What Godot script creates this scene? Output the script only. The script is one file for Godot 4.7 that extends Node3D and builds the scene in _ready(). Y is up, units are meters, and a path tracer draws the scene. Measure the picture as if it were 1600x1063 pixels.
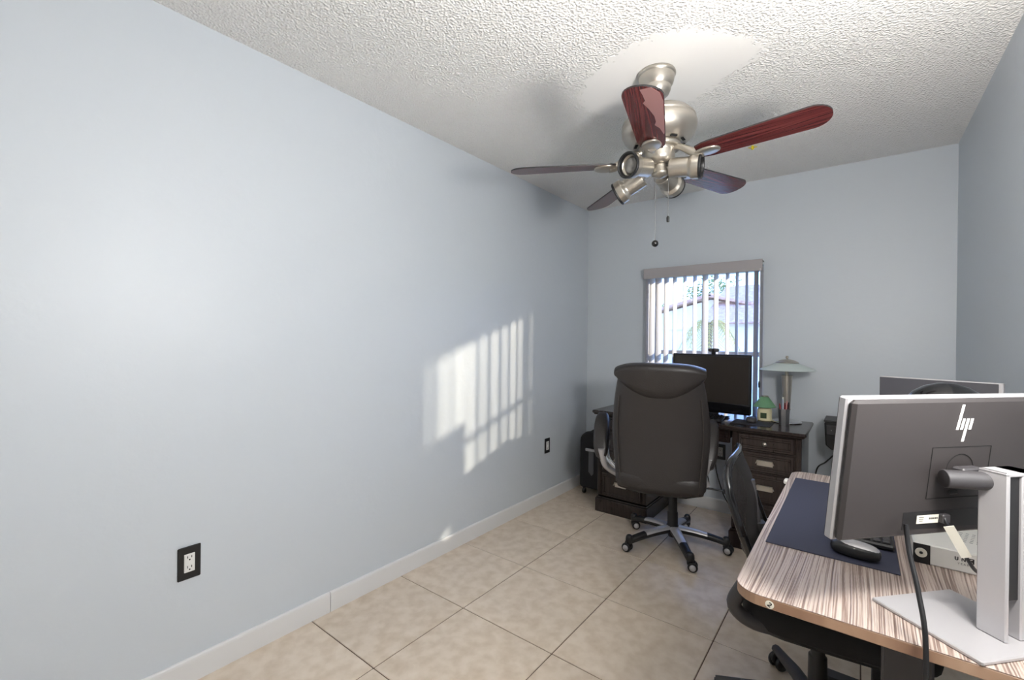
extends Node3D
# A narrow home office: blue-grey walls, popcorn ceiling with a fan, an executive desk under the window,
# a second small desk along the right wall. Origin: back-left floor corner; x right, y up, z towards the camera.

const RW := 2.39          # room width
const RH := 2.44          # room height
const RD := 5.6          # room depth
const TS := 0.498         # floor tile pitch

# ---------------------------------------------------------------- mesh builder
class MB:
	var v := PackedVector3Array()
	var n := PackedVector3Array()
	var t := PackedVector2Array()
	var ix := PackedInt32Array()

	func face(pts: Array, out: Vector3, uvs: Array = []) -> void:
		var nr: Vector3 = (pts[2] - pts[0]).cross(pts[1] - pts[0])
		if nr.length() < 1e-12 and pts.size() > 3:
			nr = (pts[3] - pts[0]).cross(pts[2] - pts[0])
		var p := pts.duplicate()
		var u := uvs.duplicate()
		if nr.dot(out) < 0.0:
			p.reverse()
			u.reverse()
			nr = -nr
		nr = nr.normalized()
		var b := v.size()
		for k in p.size():
			v.append(p[k])
			n.append(nr)
			t.append(u[k] if u.size() else Vector2(p[k].x + p[k].z, p[k].y))
		for k in range(1, p.size() - 1):
			ix.append_array([b, b + k, b + k + 1])

	func box(c: Vector3, s: Vector3, bev := 0.0, bs := Basis()) -> void:
		var h := s * 0.5
		bev = minf(bev, minf(h.x, minf(h.y, h.z)) * 0.98)
		var P := func(sg: Vector3, k: int) -> Vector3:
			var q := Vector3(sg.x * (h.x - (0.0 if k == 0 else bev)), sg.y * (h.y - (0.0 if k == 1 else bev)), sg.z * (h.z - (0.0 if k == 2 else bev)))
			return c + bs * q
		for k in 3:
			var i := (k + 1) % 3
			var j := (k + 2) % 3
			for sk in [-1.0, 1.0]:
				var pts := []
				for q in [[-1, -1], [1, -1], [1, 1], [-1, 1]]:
					var sg := Vector3.ZERO
					sg[k] = sk
					sg[i] = q[0]
					sg[j] = q[1]
					pts.append(P.call(sg, k))
				var o := Vector3.ZERO
				o[k] = sk
				face(pts, bs * o)
				if bev > 0.0:
					for sj in [-1.0, 1.0]:
						var ep := []
						for e in [[-1.0, k], [1.0, k], [1.0, j], [-1.0, j]]:
							var sg2 := Vector3.ZERO
							sg2[k] = sk
							sg2[j] = sj
							sg2[i] = e[0]
							ep.append(P.call(sg2, e[1]))
						var o2 := Vector3.ZERO
						o2[k] = sk
						o2[j] = sj
						face(ep, bs * o2)
		if bev > 0.0:
			for sx in [-1.0, 1.0]:
				for sy in [-1.0, 1.0]:
					for sz in [-1.0, 1.0]:
						var sg := Vector3(sx, sy, sz)
						face([P.call(sg, 0), P.call(sg, 1), P.call(sg, 2)], bs * sg)

	# rows: Array of PackedVector3Array of one length; smooth shaded
	func grid(rows: Array, wrap := false, uvx := 1.0, uvy := 1.0, uvo := Vector2.ZERO) -> void:
		var b := v.size()
		var nr := rows.size()
		var nc: int = rows[0].size()
		var cols := nc if wrap else nc - 1
		var nrm := PackedVector3Array()
		nrm.resize(nr * nc)
		var cen := Vector3.ZERO
		for r in rows:
			for q in r:
				cen += q
		cen /= float(nr * nc)
		var tr := PackedInt32Array()
		var vol := 0.0
		for i in nr - 1:
			for j in cols:
				var j2 := (j + 1) % nc
				var a: int = i * nc + j
				var c2: int = i * nc + j2
				var d: int = (i + 1) * nc + j2
				var e: int = (i + 1) * nc + j
				for tt in [[a, c2, d], [a, d, e]]:
					var pa: Vector3 = rows[tt[0] / nc][tt[0] % nc]
					var pb: Vector3 = rows[tt[1] / nc][tt[1] % nc]
					var pc: Vector3 = rows[tt[2] / nc][tt[2] % nc]
					var fn := (pc - pa).cross(pb - pa)
					if fn.length_squared() < 1e-20:
						continue
					vol += fn.dot((pa + pb + pc) / 3.0 - cen)
					for q in tt:
						nrm[q] += fn
					tr.append_array(tt)
		var flip := vol < 0.0
		for i in nr:
			for j in nc:
				v.append(rows[i][j])
				var q := nrm[i * nc + j].normalized()
				n.append(-q if flip else q)
				t.append(uvo + Vector2(uvx * j / maxf(1.0, cols), uvy * i / maxf(1.0, nr - 1)))
		for k in range(0, tr.size(), 3):
			if flip:
				ix.append_array([b + tr[k], b + tr[k + 2], b + tr[k + 1]])
			else:
				ix.append_array([b + tr[k], b + tr[k + 1], b + tr[k + 2]])

	func lathe(prof: Array, segs := 24, xf := Transform3D()) -> void:
		var rows := []
		for q in prof:
			var row := PackedVector3Array()
			for k in segs:
				var a := TAU * k / segs
				row.append(xf * Vector3(q[0] * cos(a), q[1], q[0] * sin(a)))
			rows.append(row)
		grid(rows, true)

	func tube(pts: Array, rad, segs := 8, closed := false, flat := 1.0) -> void:
		var rows := []
		var m := pts.size()
		var up := Vector3.UP
		var t0: Vector3 = (pts[1] - pts[0]).normalized()
		if absf(t0.dot(up)) > 0.9:
			up = Vector3.RIGHT
		var x := t0.cross(up).normalized()
		for i in m:
			var a: Vector3 = pts[(i - 1 + m) % m] if (closed or i > 0) else pts[0]
			var c: Vector3 = pts[(i + 1) % m] if (closed or i < m - 1) else pts[m - 1]
			var tg: Vector3 = (c - a).normalized()
			x = (x - tg * x.dot(tg)).normalized()
			var y := tg.cross(x)
			var r: float = rad[i] if rad is Array else rad
			var row := PackedVector3Array()
			for k in segs:
				var an := TAU * k / segs
				row.append(pts[i] + (x * cos(an) + y * sin(an) * flat) * r)
			if i == 0 and not closed:
				var cap := PackedVector3Array()
				for k in segs:
					cap.append(pts[0])
				rows.append(cap)
				rows.append(row.duplicate())
			rows.append(row)
			if i == m - 1 and not closed:
				rows.append(row.duplicate())
				var cap2 := PackedVector3Array()
				for k in segs:
					cap2.append(pts[m - 1])
				rows.append(cap2)
		if closed:
			rows.append(rows[0].duplicate())
		grid(rows, true)

	# superellipsoid
	func pill(c: Vector3, h: Vector3, e1 := 0.5, e2 := 0.5, bs := Basis(), nu := 20, nv := 12) -> void:
		var rows := []
		for i in nv + 1:
			var la := -PI / 2 + PI * i / nv
			var row := PackedVector3Array()
			for j in nu:
				var lo := TAU * j / nu
				var cl := signf(cos(la)) * pow(absf(cos(la)), e1)
				var sl := signf(sin(la)) * pow(absf(sin(la)), e1)
				var co := signf(cos(lo)) * pow(absf(cos(lo)), e2)
				var so := signf(sin(lo)) * pow(absf(sin(lo)), e2)
				row.append(c + bs * Vector3(h.x * cl * co, h.y * sl, h.z * cl * so))
			rows.append(row)
		grid(rows, true)

	# polygon in local xy extruded along local z from 0 to depth, with a small chamfer
	func prism(poly: Array, depth: float, xf := Transform3D(), bev := 0.0) -> void:
		var m := poly.size()
		var area := 0.0
		for k in m:
			area += poly[k].x * poly[(k + 1) % m].y - poly[(k + 1) % m].x * poly[k].y
		var P := poly.duplicate()
		if area < 0:
			P.reverse()
		var ins := []
		for k in m:
			var d1: Vector2 = (P[k] - P[(k - 1 + m) % m]).normalized()
			var d2: Vector2 = (P[(k + 1) % m] - P[k]).normalized()
			var nn := Vector2(-d1.y - d2.y, d1.x + d2.x)
			var l := nn.length()
			ins.append(P[k] + (nn / maxf(0.3, l * l * 0.5) * bev if l > 1e-6 else Vector2.ZERO))
		var tri := Geometry2D.triangulate_polygon(PackedVector2Array(ins))
		var zd := xf.basis * Vector3(0, 0, 1)
		for k in range(0, tri.size(), 3):
			for e in [[0.0, -zd], [depth, zd]]:
				var f := []
				var u := []
				for q in 3:
					var w: Vector2 = ins[tri[k + q]]
					f.append(xf * Vector3(w.x, w.y, e[0]))
					u.append(w)
				face(f, e[1], u)
		var cen := Vector2.ZERO
		for q in P:
			cen += q
		cen /= m
		for k in m:
			var k2 := (k + 1) % m
			var a: Vector2 = P[k]
			var c: Vector2 = P[k2]
			var o := Vector2(c.y - a.y, a.x - c.x).normalized()
			var o3 := xf.basis * Vector3(o.x, o.y, 0)
			var len := (c - a).length()
			face([xf * Vector3(a.x, a.y, bev), xf * Vector3(c.x, c.y, bev), xf * Vector3(c.x, c.y, depth - bev), xf * Vector3(a.x, a.y, depth - bev)], o3, [Vector2(0, 0), Vector2(len, 0), Vector2(len, depth), Vector2(0, depth)])
			if bev > 0.0:
				for e in [[0.0, bev, -zd], [depth, depth - bev, zd]]:
					face([xf * Vector3(ins[k].x, ins[k].y, e[0]), xf * Vector3(ins[k2].x, ins[k2].y, e[0]), xf * Vector3(c.x, c.y, e[1]), xf * Vector3(a.x, a.y, e[1])], o3 + e[2])

	func mesh() -> ArrayMesh:
		var arr := []
		arr.resize(Mesh.ARRAY_MAX)
		arr[Mesh.ARRAY_VERTEX] = v
		arr[Mesh.ARRAY_NORMAL] = n
		arr[Mesh.ARRAY_TEX_UV] = t
		arr[Mesh.ARRAY_INDEX] = ix
		var m := ArrayMesh.new()
		m.add_surface_from_arrays(Mesh.PRIMITIVE_TRIANGLES, arr)
		return m

# ---------------------------------------------------------------- scene helpers
var used := {}
var mat := {}

func numbered(called: String) -> String:
	used[called] = used.get(called, -1) + 1
	return called if used[called] == 0 else "%s_%03d" % [called, used[called]]

func meta(o: Node, label := "", category := "", group := "", kind := "") -> void:
	if label: o.set_meta("label", label)
	if category: o.set_meta("category", category)
	if group: o.set_meta("group", group)
	if kind: o.set_meta("kind", kind)

func thing(called: String, label: String, category: String, at := Vector3.ZERO, turn := 0.0, group := "") -> Node3D:
	var o := Node3D.new()
	o.name = numbered(called)
	add_child(o)
	o.position = at
	o.rotation.y = turn
	meta(o, label, category, group)
	return o

func place(called: String) -> Node3D:
	var o := Node3D.new()
	o.name = called
	add_child(o)
	o.set_meta("kind", "structure")
	return o

func part(parent: Node, called: String, b, m: Material, xf := Transform3D(), label := "") -> MeshInstance3D:
	var o := MeshInstance3D.new()
	o.name = called
	o.mesh = b.mesh() if b is MB else b
	o.material_override = m
	o.transform = xf
	parent.add_child(o, true)
	if label: o.set_meta("label", label)
	return o

func single(called: String, b: MB, m: Material, label: String, category: String, at := Vector3.ZERO, turn := 0.0, group := "") -> MeshInstance3D:
	var o := part(self, numbered(called), b, m)
	o.position = at
	o.rotation.y = turn
	meta(o, label, category, group)
	return o

func bx(c: Vector3, s: Vector3, bev := 0.0, bs := Basis()) -> MB:
	var b := MB.new()
	b.box(c, s, bev, bs)
	return b

func between(a: Vector3, c: Vector3) -> MB:   # a box given by two corners
	return bx((a + c) * 0.5, (c - a).abs())

func tb(pts: Array, r, segs := 8, closed := false) -> MB:
	var b := MB.new()
	b.tube(pts, r, segs, closed)
	return b

func lt(prof: Array, segs := 24, xf := Transform3D()) -> MB:
	var b := MB.new()
	b.lathe(prof, segs, xf)
	return b

func curve(pts: Array, steps := 8, closed := false) -> Array:   # Catmull-Rom through the points
	var out := []
	var m := pts.size()
	for i in (m if closed else m - 1):
		var p0: Vector3 = pts[(i - 1 + m) % m] if closed or i > 0 else pts[i]
		var p1: Vector3 = pts[i]
		var p2: Vector3 = pts[(i + 1) % m]
		var p3: Vector3 = pts[(i + 2) % m] if closed or i < m - 2 else p2
		for k in steps:
			out.append(p1.cubic_interpolate(p2, p0, p3, float(k) / steps))
	if not closed:
		out.append(pts[m - 1])
	return out

func aim(at: Vector3, ydir: Vector3) -> Transform3D:   # local y along ydir
	var y := ydir.normalized()
	var h := Vector3.RIGHT if absf(y.dot(Vector3.UP)) > 0.95 else Vector3.UP
	var x := h.cross(y).normalized()
	return Transform3D(Basis(x, y, x.cross(y)), at)

func c8(r: float, g: float, b: float) -> Color:
	return Color(r / 255.0, g / 255.0, b / 255.0)

func M(called: String, col: Color, rough := 0.6, metal := 0.0) -> StandardMaterial3D:
	var m := StandardMaterial3D.new()
	m.resource_name = called
	m.albedo_color = col
	m.roughness = rough
	m.metallic = metal
	mat[called] = m
	return m

func fnl(sd: int, freq: float, type := FastNoiseLite.TYPE_SIMPLEX_SMOOTH, oct := 3) -> FastNoiseLite:
	var f := FastNoiseLite.new()
	f.seed = sd
	f.frequency = freq
	f.noise_type = type
	f.fractal_type = FastNoiseLite.FRACTAL_FBM if oct > 1 else FastNoiseLite.FRACTAL_NONE
	f.fractal_octaves = oct
	return f

func ramp(stops: Array) -> Gradient:
	var g := Gradient.new()
	var o := PackedFloat32Array()
	var c := PackedColorArray()
	for s in stops:
		o.append(s[0])
		c.append(s[1])
	g.offsets = o
	g.colors = c
	return g

func ntex(sd: int, freq: float, size := 256, stops: Array = [], type := FastNoiseLite.TYPE_SIMPLEX_SMOOTH, oct := 3) -> NoiseTexture2D:
	var x := NoiseTexture2D.new()
	x.width = size
	x.height = size
	x.seamless = true
	x.noise = fnl(sd, freq, type, oct)
	if stops.size():
		x.color_ramp = ramp(stops)
	return x

func bump(m: StandardMaterial3D, tex: Texture2D, cm: float, scale: float, world := false) -> void:
	m.heightmap_enabled = true
	m.heightmap_texture = tex
	m.heightmap_scale = cm
	m.uv1_triplanar = true
	m.uv1_world_triplanar = world
	m.uv1_scale = Vector3.ONE * scale

# wood: stripes along v, slowly wandering; returns [colour texture, height texture]
func wood(w: int, h: int, sd: int, lines: float, wander: float, stops: Array) -> Array:
	var im := Image.create(w, h, false, Image.FORMAT_RGB8)
	var hm := Image.create(w, h, false, Image.FORMAT_RGB8)
	var a := fnl(sd, 1.0, FastNoiseLite.TYPE_SIMPLEX_SMOOTH, 2)
	var b := fnl(sd + 7, 1.0, FastNoiseLite.TYPE_SIMPLEX_SMOOTH, 3)
	var g := ramp(stops)
	for y in h:
		var fy := float(y) / h
		for x in w:
			var fx := float(x) / w
			var wx := fx + wander * a.get_noise_2d(fx * 2.2, fy * 0.9)
			var s := 0.5 + 0.62 * b.get_noise_2d(wx * lines, fy * 1.6) + 0.18 * b.get_noise_2d(wx * lines * 3.1 + 40.0, fy * 7.0)
			im.set_pixel(x, y, g.sample(clampf(s, 0.0, 1.0)))
			var k := clampf(s * 1.6 - 0.35, 0.0, 1.0)
			hm.set_pixel(x, y, Color(k, k, k))
	return [ImageTexture.create_from_image(im), ImageTexture.create_from_image(hm)]

func uvwood(called: String, tex: Array, rough: float, cm: float, sc := Vector3.ONE) -> StandardMaterial3D:
	var m := M(called, Color.WHITE, rough)
	m.albedo_texture = tex[0]
	if cm > 0.0:
		m.heightmap_enabled = true
		m.heightmap_texture = tex[1]
		m.heightmap_scale = cm
	m.uv1_scale = sc
	return m

func text(parent: Node, called: String, words: String, height: float, m: Material, xf: Transform3D, bold := true) -> MeshInstance3D:
	var tm := TextMesh.new()
	var f := SystemFont.new()
	f.font_names = PackedStringArray(["Droid Sans"])
	f.font_weight = 700 if bold else 400
	tm.font = f
	tm.text = words
	tm.font_size = 64
	tm.pixel_size = height / 46.0
	tm.depth = 0.0006
	tm.curve_step = 2.0
	var o := MeshInstance3D.new()
	o.name = called
	o.mesh = tm
	o.material_override = m
	o.transform = xf
	parent.add_child(o, true)
	return o

# ================================================================= build
func _ready() -> void:
	# ---- camera
	var cam := Camera3D.new()
	cam.name = "camera"
	add_child(cam)
	cam.position = Vector3(1.9469, 1.2819, 3.6313)
	cam.rotation = Vector3(-0.0029, 0.658, 0.0107)
	cam.fov = 74.2307
	cam.near = 0.05
	cam.far = 300.0
	cam.current = true
	# ---- sky and exposure
	var env := Environment.new()
	env.background_mode = Environment.BG_SKY
	var sky := Sky.new()
	var sm := ProceduralSkyMaterial.new()
	sm.sky_top_color = c8(98, 134, 196)
	sm.sky_horizon_color = c8(128, 157, 206)
	sm.ground_bottom_color = c8(150, 146, 138)
	sm.ground_horizon_color = c8(150, 160, 176)
	sm.sky_curve = 0.12
	sm.sky_energy_multiplier = SKY
	sm.ground_energy_multiplier = SKY
	sky.sky_material = sm
	env.sky = sky
	env.tonemap_mode = Environment.TONE_MAPPER_LINEAR
	env.tonemap_exposure = 1.24
	env.sdfgi_enabled = true
	env.ssao_enabled = true
	env.ssil_enabled = true
	var we := WorldEnvironment.new()
	we.name = "environment"
	we.environment = env
	add_child(we)
	# ---- sun, low behind the house across the street; enters through the blind
	var sun := DirectionalLight3D.new()
	sun.name = "sun"
	sun.basis = Basis.looking_at(Vector3(-1.0, -0.50, 1.5).normalized())
	sun.light_color = Color(1.0, 0.95, 0.86)
	sun.light_energy = SUN
	sun.light_angular_distance = 2.0
	sun.shadow_enabled = true
	sun.sky_mode = DirectionalLight3D.SKY_MODE_LIGHT_ONLY
	add_child(sun)

	materials()
	room()
	window_and_blind()
	outside()
	ceiling_fan()
	executive_desk()
	executive_chair()
	side_desk()
	mesh_chair()
	desk_items()
	side_desk_items()
	small_things()

const SKY := 2.9
const SUN := 3.0
const FILL_LAMP := 1.3  # strength of the added fill lamp
const FILL_BEAM := 1.1

# ----------------------------------------------------------------- materials
func materials() -> void:
	var m: StandardMaterial3D
	m = M("wall_paint", c8(203, 210, 217), 0.46)
	m.metallic_specular = 0.6
	bump(m, ntex(3, 0.02, 512, [], FastNoiseLite.TYPE_SIMPLEX_SMOOTH, 4), 0.05, 1.6, true)
	m = M("baseboard_paint", c8(222, 222, 222), 0.45)
	M("grout", c8(98, 80, 68), 0.9)
	for k in 4:
		m = M("tile_%d" % k, Color.WHITE, 0.3)
		var d := [0.0, -4.0, 3.0, -2.0][k] as float
		m.albedo_texture = ntex(20 + k, 0.02, 512, [[0.0, c8(204 + d, 186 + d, 165 + d)], [0.4, c8(214 + d, 198 + d, 179 + d)], [0.6, c8(220 + d, 205 + d, 187 + d)], [1.0, c8(228 + d, 214 + d, 198 + d)]], FastNoiseLite.TYPE_SIMPLEX_SMOOTH, 5)
		m.uv1_triplanar = true
		m.uv1_world_triplanar = true
		m.uv1_scale = Vector3.ONE * 1.1
		m.uv1_offset = Vector3(0.31 * k, 0, 0.17 * k)
		m.heightmap_enabled = true
		m.heightmap_texture = ntex(30 + k, 0.05, 256)
		m.heightmap_scale = 0.03
	M("white_plastic", c8(232, 232, 230), 0.4)
	M("slat_vinyl", c8(176, 175, 180), 0.5)
	mat.slat_vinyl.backlight_enabled = true
	mat.slat_vinyl.backlight = c8(150, 148, 146)
	M("valance", c8(168, 163, 164), 0.55)
	M("aluminium_frame", c8(206, 206, 208), 0.45)
	m = M("glass", Color(1, 1, 1, 0.06), 0.02)
	m.transparency = BaseMaterial3D.TRANSPARENCY_ALPHA
	M("black_plastic", c8(26, 26, 28), 0.42)
	M("black_gloss", c8(18, 18, 20), 0.12)
	M("charcoal_plastic", c8(58, 56, 58), 0.5)
	M("dark_hole", c8(10, 10, 10), 0.9)
	M("nickel", c8(186, 180, 170), 0.32, 0.85)
	bump(mat.nickel, ntex(55, 0.2, 128), 0.004, 6.0)
	M("chrome", c8(214, 214, 216), 0.18, 1.0)
	M("silver_paint", c8(188, 186, 188), 0.35, 0.35)
	M("satin_metal", c8(150, 150, 152), 0.3, 0.9)
	m = M("leather", c8(48, 44, 43), 0.42)
	bump(m, ntex(61, 0.06, 256, [], FastNoiseLite.TYPE_CELLULAR, 2), 0.05, 9.0)
	M("leather_piping", c8(60, 54, 50), 0.5)  # lighter than the leather: highlight along the seams put into the colour
	m = M("seat_fabric", c8(24, 23, 24), 0.9)
	bump(m, ntex(62, 0.15, 256), 0.06, 16.0)
	m = M("chair_mesh", Color(0.055, 0.045, 0.045, 0.80), 0.6)
	m.transparency = BaseMaterial3D.TRANSPARENCY_ALPHA
	# woods
	var red := wood(256, 256, 5, 40.0, 0.05, [[0.0, c8(46, 16, 18)], [0.35, c8(72, 30, 30)], [0.6, c8(88, 40, 40)], [1.0, c8(112, 64, 62)]])
	uvwood("blade_wood", red, 0.22, 0.0, Vector3(3.0, 1.2, 1.0))
	var pale := wood(1024, 1024, 9, 150.0, 0.03, [[0.0, c8(100, 82, 74)], [0.36, c8(138, 118, 108)], [0.50, c8(180, 164, 154)], [1.0, c8(206, 194, 184)]])
	uvwood("desk_laminate", pale, 0.36, 0.10, Vector3(1.35, 0.85, 1.0))
	mat.desk_laminate.uv1_offset = Vector3(-2.3, -1.155, 0)
	var edge := wood(256, 128, 12, 8.0, 0.05, [[0.0, c8(128, 96, 76)], [0.5, c8(160, 128, 104)], [1.0, c8(178, 148, 124)]])
	uvwood("desk_edge", edge, 0.5, 0.0, Vector3(1.0, 1.0, 1.0))
	m = M("espresso_wood", Color.WHITE, 0.2)
	m.albedo_texture = wood(256, 256, 15, 22.0, 0.06, [[0.0, c8(36, 27, 26)], [0.5, c8(44, 34, 32)], [1.0, c8(52, 41, 39)]])[0]
	m.uv1_triplanar = true
	m.uv1_scale = Vector3.ONE * 2.2
	M("screen", c8(52, 47, 43), 0.2)  # lifted brown-grey: the reflected room put into the base colour
	M("monitor_back", c8(50, 46, 46), 0.48)
	M("frosted_glass", c8(226, 236, 234), 0.3)
	mat.frosted_glass.backlight_enabled = true
	mat.frosted_glass.backlight = c8(170, 180, 176)
	M("bulb_glass", c8(128, 126, 122), 0.15)
	M("peeled_wood", c8(142, 104, 102), 0.4)
	M("green_shade", c8(112, 158, 122), 0.6)
	mat.green_shade.backlight_enabled = true
	mat.green_shade.backlight = c8(90, 120, 90)
	M("candle_wax", c8(222, 214, 176), 0.35)
	M("label_paper", c8(226, 222, 208), 0.7)
	M("label_ink", c8(46, 66, 40), 0.7)
	M("navy_pad", c8(52, 54, 72), 0.7)
	bump(mat.navy_pad, ntex(71, 0.25, 128), 0.02, 14.0)
	M("dark_pad", c8(44, 44, 50), 0.75)
	M("printed_white", c8(232, 230, 224), 0.55)
	M("ink_black", c8(24, 22, 22), 0.6)
	M("ink_grey", c8(140, 138, 136), 0.6)
	M("suitcase_fabric", c8(24, 24, 28), 0.75)
	bump(mat.suitcase_fabric, ntex(73, 0.2, 128), 0.05, 12.0)
	M("grey_strap", c8(92, 92, 96), 0.7)
	M("cardboard", c8(196, 172, 138), 0.8)
	M("yellow_tag", c8(222, 204, 40), 0.5)

# ----------------------------------------------------------------- room shell
func room() -> void:
	# floor: grout bed with every tile on it
	var fl := place("floor")
	part(fl, "grout_bed", between(Vector3(-0.15, -0.12, -0.2), Vector3(RW + 0.15, -0.003, RD + 0.15)), mat.grout)
	var g := 0.0045
	var xs := [0.0]
	var x := 0.4698 - TS
	while x < RW:
		if x > 0.02:
			xs.append(x)
		x += TS
	xs.append(RW)
	var zs := [0.0]
	var z := 1.0813 - 3 * TS
	while z < RD:
		if z > 0.02:
			zs.append(z)
		z += TS
	zs.append(RD)
	var cache := {}
	for i in xs.size() - 1:
		for j in zs.size() - 1:
			var s := Vector3(xs[i + 1] - xs[i] - g, 0.009, zs[j + 1] - zs[j] - g)
			var key := "%.3f %.3f" % [s.x, s.z]
			if not cache.has(key):
				cache[key] = bx(Vector3.ZERO, s, 0.0016).mesh()
			part(fl, "tile", cache[key], mat["tile_%d" % ((i * 3 + j * 5 + i * j) % 4)], Transform3D(Basis(), Vector3((xs[i] + xs[i + 1]) * 0.5, -0.0045, (zs[j] + zs[j + 1]) * 0.5)))
	# ceiling with popcorn relief, scraped smooth around the fan
	var W := 1024
	var H := 2048
	var cd := 4.6
	var pop := fnl(41, 0.25, FastNoiseLite.TYPE_CELLULAR, 2).get_image(W, H, false, false, true)
	pop.convert(Image.FORMAT_L8)
	var patch := PackedVector2Array([Vector2(0.86, 1.74), Vector2(0.98, 1.86), Vector2(1.12, 1.93), Vector2(1.27, 1.96), Vector2(1.42, 1.94), Vector2(1.52, 1.84), Vector2(1.60, 1.72), Vector2(1.66, 1.63), Vector2(1.60, 1.56), Vector2(1.50, 1.52), Vector2(1.40, 1.44), Vector2(1.30, 1.37), Vector2(1.10, 1.36), Vector2(0.94, 1.45), Vector2(0.84, 1.58)])
	var wob := fnl(44, 0.06)
	for py in range(int(1.25 / cd * H), int(2.05 / cd * H)):
		for px in range(int(0.75 / RW * W), int(1.75 / RW * W)):
			var q := Vector2((px + 0.5) / W * RW, (py + 0.5) / H * cd) + Vector2(wob.get_noise_2d(px, py), wob.get_noise_2d(px + 500, py)) * 0.05
			if Geometry2D.is_point_in_polygon(q, patch):
				pop.set_pixel(px, py, Color(0.5, 0.5, 0.5))
	var cm := M("popcorn_ceiling", c8(236, 235, 233), 0.9)
	cm.heightmap_enabled = true
	cm.heightmap_texture = ImageTexture.create_from_image(pop)
	cm.heightmap_scale = 0.85
	var cb := MB.new()
	cb.face([Vector3(0, RH, 0), Vector3(RW, RH, 0), Vector3(RW, RH, RD), Vector3(0, RH, RD)], Vector3.DOWN, [Vector2(0, 0), Vector2(1, 0), Vector2(1, RD / cd), Vector2(0, RD / cd)])
	cb.box(Vector3(RW / 2, RH + 0.11, RD / 2), Vector3(RW + 0.4, 0.2, RD + 0.5))
	var ce := part(self, "ceiling", cb, cm)
	ce.set_meta("kind", "structure")
	# walls
	part(self, "wall_left", between(Vector3(-0.15, -0.1, -0.2), Vector3(0, RH + 0.1, RD + 0.15)), mat.wall_paint).set_meta("kind", "structure")
	part(self, "wall_right", between(Vector3(RW, -0.1, -0.2), Vector3(RW + 0.15, RH + 0.1, RD + 0.15)), mat.wall_paint).set_meta("kind", "structure")
	var b := MB.new()
	var wl := 0.585
	var wr := 1.402
	var wb := 0.66
	var wt := 1.83
	for q in [[Vector3(0, -0.1, -0.2), Vector3(wl, RH + 0.1, 0)], [Vector3(wr, -0.1, -0.2), Vector3(RW, RH + 0.1, 0)], [Vector3(wl, -0.1, -0.2), Vector3(wr, wb, 0)], [Vector3(wl, wt, -0.2), Vector3(wr, RH + 0.1, 0)]]:
		b.box((q[0] + q[1]) * 0.5, (q[1] - q[0]).abs())
	part(self, "wall_back", b, mat.wall_paint).set_meta("kind", "structure")
	b = MB.new()
	for q in [[Vector3(0, -0.1, RD), Vector3(1.3, RH + 0.1, RD + 0.15)], [Vector3(2.15, -0.1, RD), Vector3(RW, RH + 0.1, RD + 0.15)], [Vector3(1.3, 2.05, RD), Vector3(2.15, RH + 0.1, RD + 0.15)]]:
		b.box((q[0] + q[1]) * 0.5, (q[1] - q[0]).abs())
	part(self, "wall_front", b, mat.wall_paint).set_meta("kind", "structure")
	# closed door in the wall behind the camera
	var dr := place("door_1")
	part(dr, "door_leaf", bx(Vector3(1.725, 1.02, RD + 0.08), Vector3(0.84, 2.04, 0.04), 0.003), mat.white_plastic)
	part(dr, "door_handle", lt([[0.0, 0.0], [0.026, 0.0], [0.026, 0.008], [0.01, 0.012], [0.01, 0.035], [0.027, 0.042], [0.027, 0.06], [0.0, 0.068]], 16, aim(Vector3(1.38, 0.98, RD + 0.06), Vector3(0, 0, -1))), mat.nickel)
	# baseboards: painted tile strips with a rounded top
	var hb := 0.092
	var prof := [Vector2(0, 0), Vector2(0.012, 0), Vector2(0.012, hb - 0.012), Vector2(0.0105, hb - 0.005), Vector2(0.007, hb - 0.001), Vector2(0.0, hb)]
	var bl := place("baseboard_left")
	var joints := [0.0, 2.487, RD]
	for k in 2:
		b = MB.new()
		b.prism(prof, joints[k + 1] - joints[k] - 0.003, Transform3D(Basis(), Vector3(0, 0, joints[k] + 0.0015)))
		part(bl, "baseboard_strip", b, mat.baseboard_paint)
	b = MB.new()
	b.prism(prof, RD, Transform3D(Basis(Vector3(-1, 0, 0), Vector3.UP, Vector3(0, 0, -1)), Vector3(RW, 0, RD)))
	part(self, "baseboard_right", b, mat.baseboard_paint).set_meta("kind", "structure")
	b = MB.new()
	b.prism(prof, RW - 0.024, Transform3D(Basis(Vector3(0, 0, 1), Vector3.UP, Vector3(-1, 0, 0)), Vector3(RW - 0.012, 0, 0)))
	part(self, "baseboard_back", b, mat.baseboard_paint).set_meta("kind", "structure")
	added_fill_lamp()

const FILL_LAMP_AT := Vector3(2.262, 1.55, 2.78)

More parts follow.
